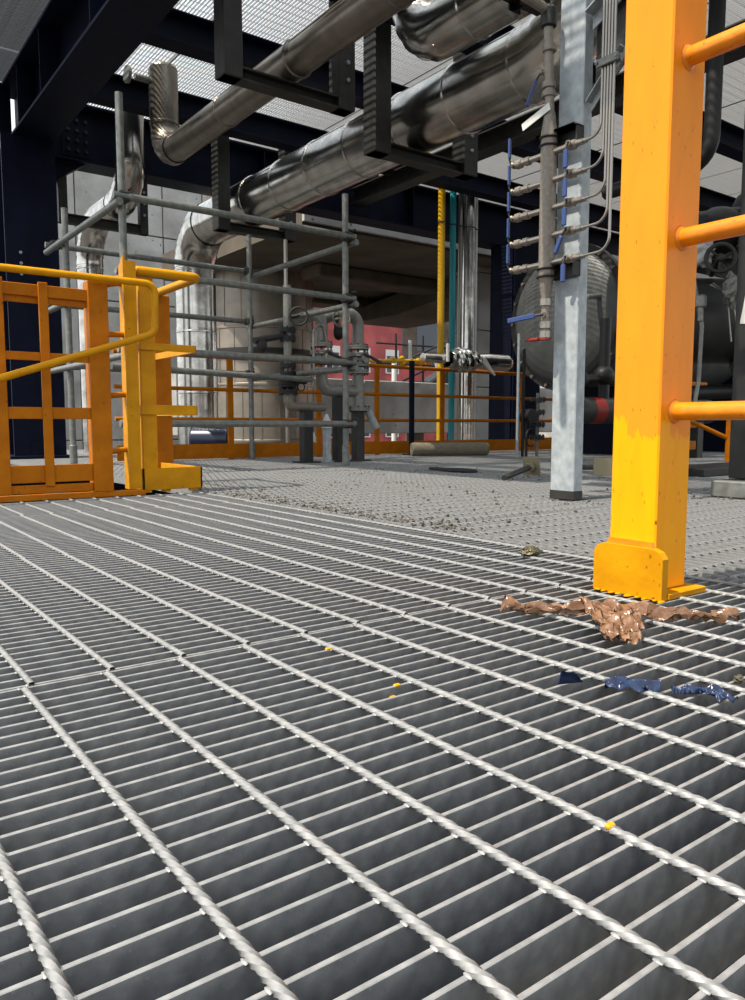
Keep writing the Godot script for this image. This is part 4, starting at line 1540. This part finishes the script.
	b.tube(fillet([V(4.64, 1.21, -2.67), V(4.75, 1.13, -2.6), V(4.78, 0.95, -2.58)], 0.08, 5), 0.006, 6)
	part(t, "wire", b, M.tubing)
	b = MB.new()
	b.tube(fillet([V(4.8, 1.35, -2.3), V(5.2, 1.75, -2.4), V(5.6, 1.7, -2.5)], 0.1, 5), 0.03, 8)
	part(t, "loop_pipe", b, M.black_steel)
	for q in [[V(5.0, 1.6, -2.85), V(0.2, 0.17, 0.17)], [V(5.35, 1.75, -2.8), V(0.16, 0.2, 0.16)]]:
		b = MB.new()
		b.ball(q[0], q[1], 16)
		part(t, "valve_body", b, M.black_steel)
	b = MB.new()
	b.cyl(V(4.6, 1.6, -3.0), V(5.9, 1.85, -2.5), 0.08, -1, 12)
	part(t, "suction_pipe", b, M.black_steel)
	b = MB.new()
	b.cyl(V(4.5, 0.52, -2.9), V(5.8, 0.6, -2.5), 0.05, -1, 10)
	part(t, "drain_pipe", b, M.black_steel)
	var dr := thing("separator_drum", "tall dark grey drum behind the pump set at right", "vessel", V(11.3, 0, -6.3))
	b = MB.new()
	b.lathe(V(11.3, 0.3, -6.3), Vector3.UP, [Vector2(0.0, 0), Vector2(0.6, 0.05), Vector2(1.1, 0.2), Vector2(1.1, 2.7), Vector2(0.7, 2.9), Vector2(0, 2.95)], 32)
	part(dr, "shell", b, M.black_steel)
	for k in 4:
		b = MB.new()
		var an := TAU * k / 4 + 0.6
		b.cyl(V(11.3 + 0.8 * cos(an), 0.0, -6.3 + 0.8 * sin(an)), V(11.3 + 0.8 * cos(an), 0.6, -6.3 + 0.8 * sin(an)), 0.07, -1, 10)
		part(dr, "leg", b, M.black_steel)
	for y in [1.0, 1.9, 2.6]:
		b = MB.new()
		b.lathe(V(11.3, y, -6.3), Vector3.UP, [Vector2(1.1, 0), Vector2(1.13, 0.0), Vector2(1.13, 0.05), Vector2(1.1, 0.05)], 32)
		part(dr, "hoop", b, M.dark_steel)
	# rubbish bags caught on it
	var fn := FastNoiseLite.new()
	fn.seed = 12
	fn.frequency = 9.0
	var bag := func(c0: Vector3, r: Vector3) -> MB:
		var q := MB.new()
		q.sheet(func(s: float, tt: float) -> Vector3:
			var an := TAU * tt
			var th := PI * clampf(s, 0.01, 0.99)
			var d := V(sin(th) * cos(an), cos(th), sin(th) * sin(an))
			return c0 + d * r * (1.0 + 0.55 * fn.get_noise_3dv(d * 0.13 + c0)), 18, 18)
		return q
	var o := thing("plastic_bag", "crumpled white plastic bag above the pump's hand wheel", "bag", V(4.75, 1.4, -2.8))
	part(o, "bag", bag.call(V(4.74, 1.44, -2.82), V(0.08, 0.1, 0.08)), M.film_white)
	o = thing("plastic_bag", "grey plastic bag hanging below the pump's hand wheel", "bag", V(4.75, 1.15, -2.65))
	part(o, "bag", bag.call(V(4.68, 1.16, -2.56), V(0.06, 0.1, 0.06)), M.valve_grey)

	# post with plinth at the right edge
	t = thing("steel_post", "dark grey steel post on a grey plinth at the right edge", "post", V(3.5, 0, -1.77))
	b = MB.new()
	b.span(3.43, 3.53, 0.08, 2.0, -1.86, -1.76, 0.004)
	part(t, "post", b, M.dark_steel)
	b = MB.new()
	b.span(3.3, 3.75, 0.0, 0.075, -1.87, -1.55, 0.006)
	part(t, "plinth", b, M.scaffold)
	b = MB.new()
	b.cbox(V(3.428, 0.84, -1.8), V(0.003, 0.13, 0.05), 0.0, Basis(Vector3.RIGHT, 0.15))
	part(t, "paper_tag", b, M.white_paint)

	t = thing("guard_railing", "orange yellow guard railing low behind the pump set", "railing", V(7.0, 0, -4.0))
	b = MB.new()
	b.span(6.6, 6.68, 0.0, 0.42, -3.62, -3.56, 0.004)
	part(t, "post", b, M.orange_paint)
	b = MB.new()
	b.span(6.0, 6.66, 0.1, 0.18, -3.96, -3.93, 0.004)
	b.span(6.0, 6.66, 0.3, 0.34, -3.96, -3.93, 0.004)
	b.cyl(V(6.1, 0.46, -3.9), V(6.64, 0.2, -3.6), 0.02, -1, 8)
	part(t, "rail", b, M.orange_paint)
	b = MB.new()
	b.span(6.0, 6.5, 0.66, 0.7, -3.9, -3.75, 0.004)
	part(t, "shelf", b, M.orange_paint)

# ------------------------------------------------------------------ litter on the floor
func build_litter() -> void:
	var fn := FastNoiseLite.new()
	fn.seed = 21
	fn.frequency = 1.0
	fn.fractal_octaves = 2
	var o := thing("film_strip", "crumpled brown translucent film lying on the grating before the ladder foot", "film", V(1.06, 0, -0.74))
	var b := MB.new()
	var a := V(0.945, 0.004, -0.895)
	var e := V(1.18, 0.004, -0.625)
	var side := V(0.71, 0, 0.7)
	b.sheet(func(s: float, t: float) -> Vector3:
		var w := 0.022 + 0.045 * pow(sin(PI * clampf(s * 1.05, 0.02, 0.98)), 0.8) + 0.02 * fn.get_noise_2d(s * 6.0, 5.0)
		var p := a.lerp(e, s) + side * (t - 0.45) * w
		p += V(0.012 * fn.get_noise_2d(s * 4.0, t + 40.0), 0, 0.012 * fn.get_noise_2d(s * 4.0 + 9.0, t))
		p.y = 0.003 + 0.026 * absf(fn.get_noise_2d(s * 5.0, t * 1.4 + 11.0)) + 0.012 * sin(PI * t) + 0.006 * absf(fn.get_noise_2d(s * 14.0, t * 4.0))
		return p, 110, 18, 0.0006)
	part(o, "strip", b, M.tape_brown)
	b = MB.new()
	b.sheet(func(s: float, t: float) -> Vector3:
		var p := V(1.055, 0, -0.76).lerp(V(0.945, 0, -0.66), s) + V(0.6, 0, 0.8) * (t - 0.5) * (0.11 - 0.07 * s)
		p += V(0.01 * fn.get_noise_2d(s * 3.0, t * 3.0 + 3.0), 0, 0.01 * fn.get_noise_2d(s * 3.0 + 30.0, t * 3.0))
		p.y = 0.005 + 0.024 * (1.0 - s) + absf(0.022 * fn.get_noise_2d(s * 3.5 + 70.0, t * 3.0))
		return p, 24, 20, 0.0006)
	part(o, "flap", b, M.tape_brown)

	o = thing("film_strip", "torn blue plastic film strip lying across the grating bars", "film", V(0.8, 0, -0.52))
	for q in [[V(0.775, 0, -0.565), V(0.815, 0, -0.515), 0.024, 0.018], [V(0.825, 0, -0.505), V(0.838, 0, -0.488), 0.016, 0.01], [V(0.835, 0, -0.495), V(0.86, 0, -0.46), 0.018, 0.014], [V(0.85, 0, -0.47), V(0.84, 0, -0.435), 0.02, 0.016]]:
		b = MB.new()
		var q0: Vector3 = q[0]
		var q1: Vector3 = q[1]
		b.sheet(func(s: float, t: float) -> Vector3:
			var d := (q1 - q0).normalized()
			var n := V(-d.z, 0, d.x)
			var p: Vector3 = q0.lerp(q1, s) + n * (t - 0.5) * q[2] * (0.6 + 0.6 * absf(fn.get_noise_2d(s * 6.0, q0.x * 90.0)))
			p.y = 0.002 + 0.8 * q[3] * absf(fn.get_noise_2d(s * 1.2 + q0.x * 70.0, t * 1.2)) + 0.35 * q[3] * sin(PI * t)
			return p, 14, 10, 0.0006)
		part(o, "fragment", b, M.film_blue)
	b = MB.new()
	b.ext(PackedVector2Array([Vector2(0, 0), Vector2(0.03, 0.004), Vector2(0.022, 0.014), Vector2(0.004, 0.018)]), V(0.735, 0.002, -0.605), V(0.75, 0, 0.66), Vector3.UP, V(0.001, 0, 0.001))
	part(o, "fragment", b, M.film_blue)

	var lump := func(c: Vector3, r: Vector3, sd: float) -> MB:
		var q := MB.new()
		q.sheet(func(s: float, t: float) -> Vector3:
			var th := PI * clampf(s, 0.01, 0.99)
			var an := TAU * t
			var d := V(sin(th) * cos(an), cos(th), sin(th) * sin(an))
			return c + d * r * (1.0 + 0.5 * fn.get_noise_3dv(d * 1.4 + Vector3.ONE * sd)), 16, 18, 0.0)
		return q
	o = thing("foil_lump", "small crushed grey foil lump on the grating near the panel edge", "litter", V(1.42, 0, -1.27))
	part(o, "lump", lump.call(V(1.43, 0.012, -1.27), V(0.03, 0.013, 0.02), 3.0), M.brass)
	o = thing("pebble", "tiny beige pebble on the grating at the right edge", "stone", V(0.925, 0, -0.49))
	part(o, "pebble", lump.call(V(0.93, 0.004, -0.478), V(0.006, 0.005, 0.006), 8.0), M.insulation)

	# scaffold base jacks lying on the floor
	for j in [["scaffold base jack lying left of the galvanized post", V(3.25, 0, -3.1), V(3.62, 0, -3.22), 1.0], ["scaffold base jack lying right of the galvanized post", V(4.45, 0, -3.55), V(3.92, 0, -2.92), -1.0]]:
		o = thing("base_jack", j[0], "jack", j[2], "base jacks on the floor")
		var p0: Vector3 = j[1] + V(0, 0.02, 0)
		var p1: Vector3 = j[2] + V(0, 0.07, 0)
		var d := (p1 - p0).normalized()
		b = MB.new()
		b.cyl(p0, p1, 0.017, -1, 12)
		part(o, "threaded_rod", b, M.dark_steel)
		b = MB.new()
		var up := (Vector3.UP - d * d.y).normalized()
		b.cbox(p1, V(0.11, 0.11, 0.012), 0.001, Basis(up.cross(d), up, d).orthonormalized())
		part(o, "base_plate", b, M.brass)
		b = MB.new()
		b.lathe(p1 - d * 0.05, d, [Vector2(0.017, 0), Vector2(0.032, 0), Vector2(0.032, 0.04), Vector2(0.02, 0.045)], 6)
		part(o, "nut", b, M.brass)
	o = thing("cable", "black cable offcut lying on the far floor", "cable", V(3.7, 0, -3.9))
	b = MB.new()
	b.tube(fillet([V(3.72, 0.012, -4.22), V(3.6, 0.012, -4.05), V(3.72, 0.012, -3.95), V(3.66, 0.012, -3.66), V(3.58, 0.012, -3.9), V(3.64, 0.012, -4.2)], 0.06, 5), 0.012, 8)
	part(o, "cable", b, M.hose)

	# loose grit along the edge between the gratings and over the far floor
	var rng := RandomNumberGenerator.new()
	rng.seed = 31
	b = MB.new()
	for i in 2600:
		var p := Vector3.ZERO
		if i < 700:
			p = V(1.57 + absf(rng.randfn(0, 0.08)), 0, rng.randf_range(-3.3, -1.7))
		else:
			p = V(rng.randf_range(1.6, 4.2), 0, rng.randf_range(-5.2, -1.6))
			if fn.get_noise_2d(p.x * 0.7, p.z * 0.7) < 0.02:
				continue
		var s := 0.0015 + 0.006 * pow(rng.randf(), 3.0)
		p.y = s * 0.3
		b.cbox(p, V(s * 1.8, s, s * 1.3), s * 0.2, Basis(V(rng.randf(), rng.randf(), rng.randf()).normalized(), rng.randf() * TAU))
	var go := thing("grit", "loose brown grit and rubble scattered over the far grating", "debris", V(3, 0, -3), "", "stuff")
	var gm := part(go, "grains", b, M.grit)
	gm.set_meta("kind", "stuff")
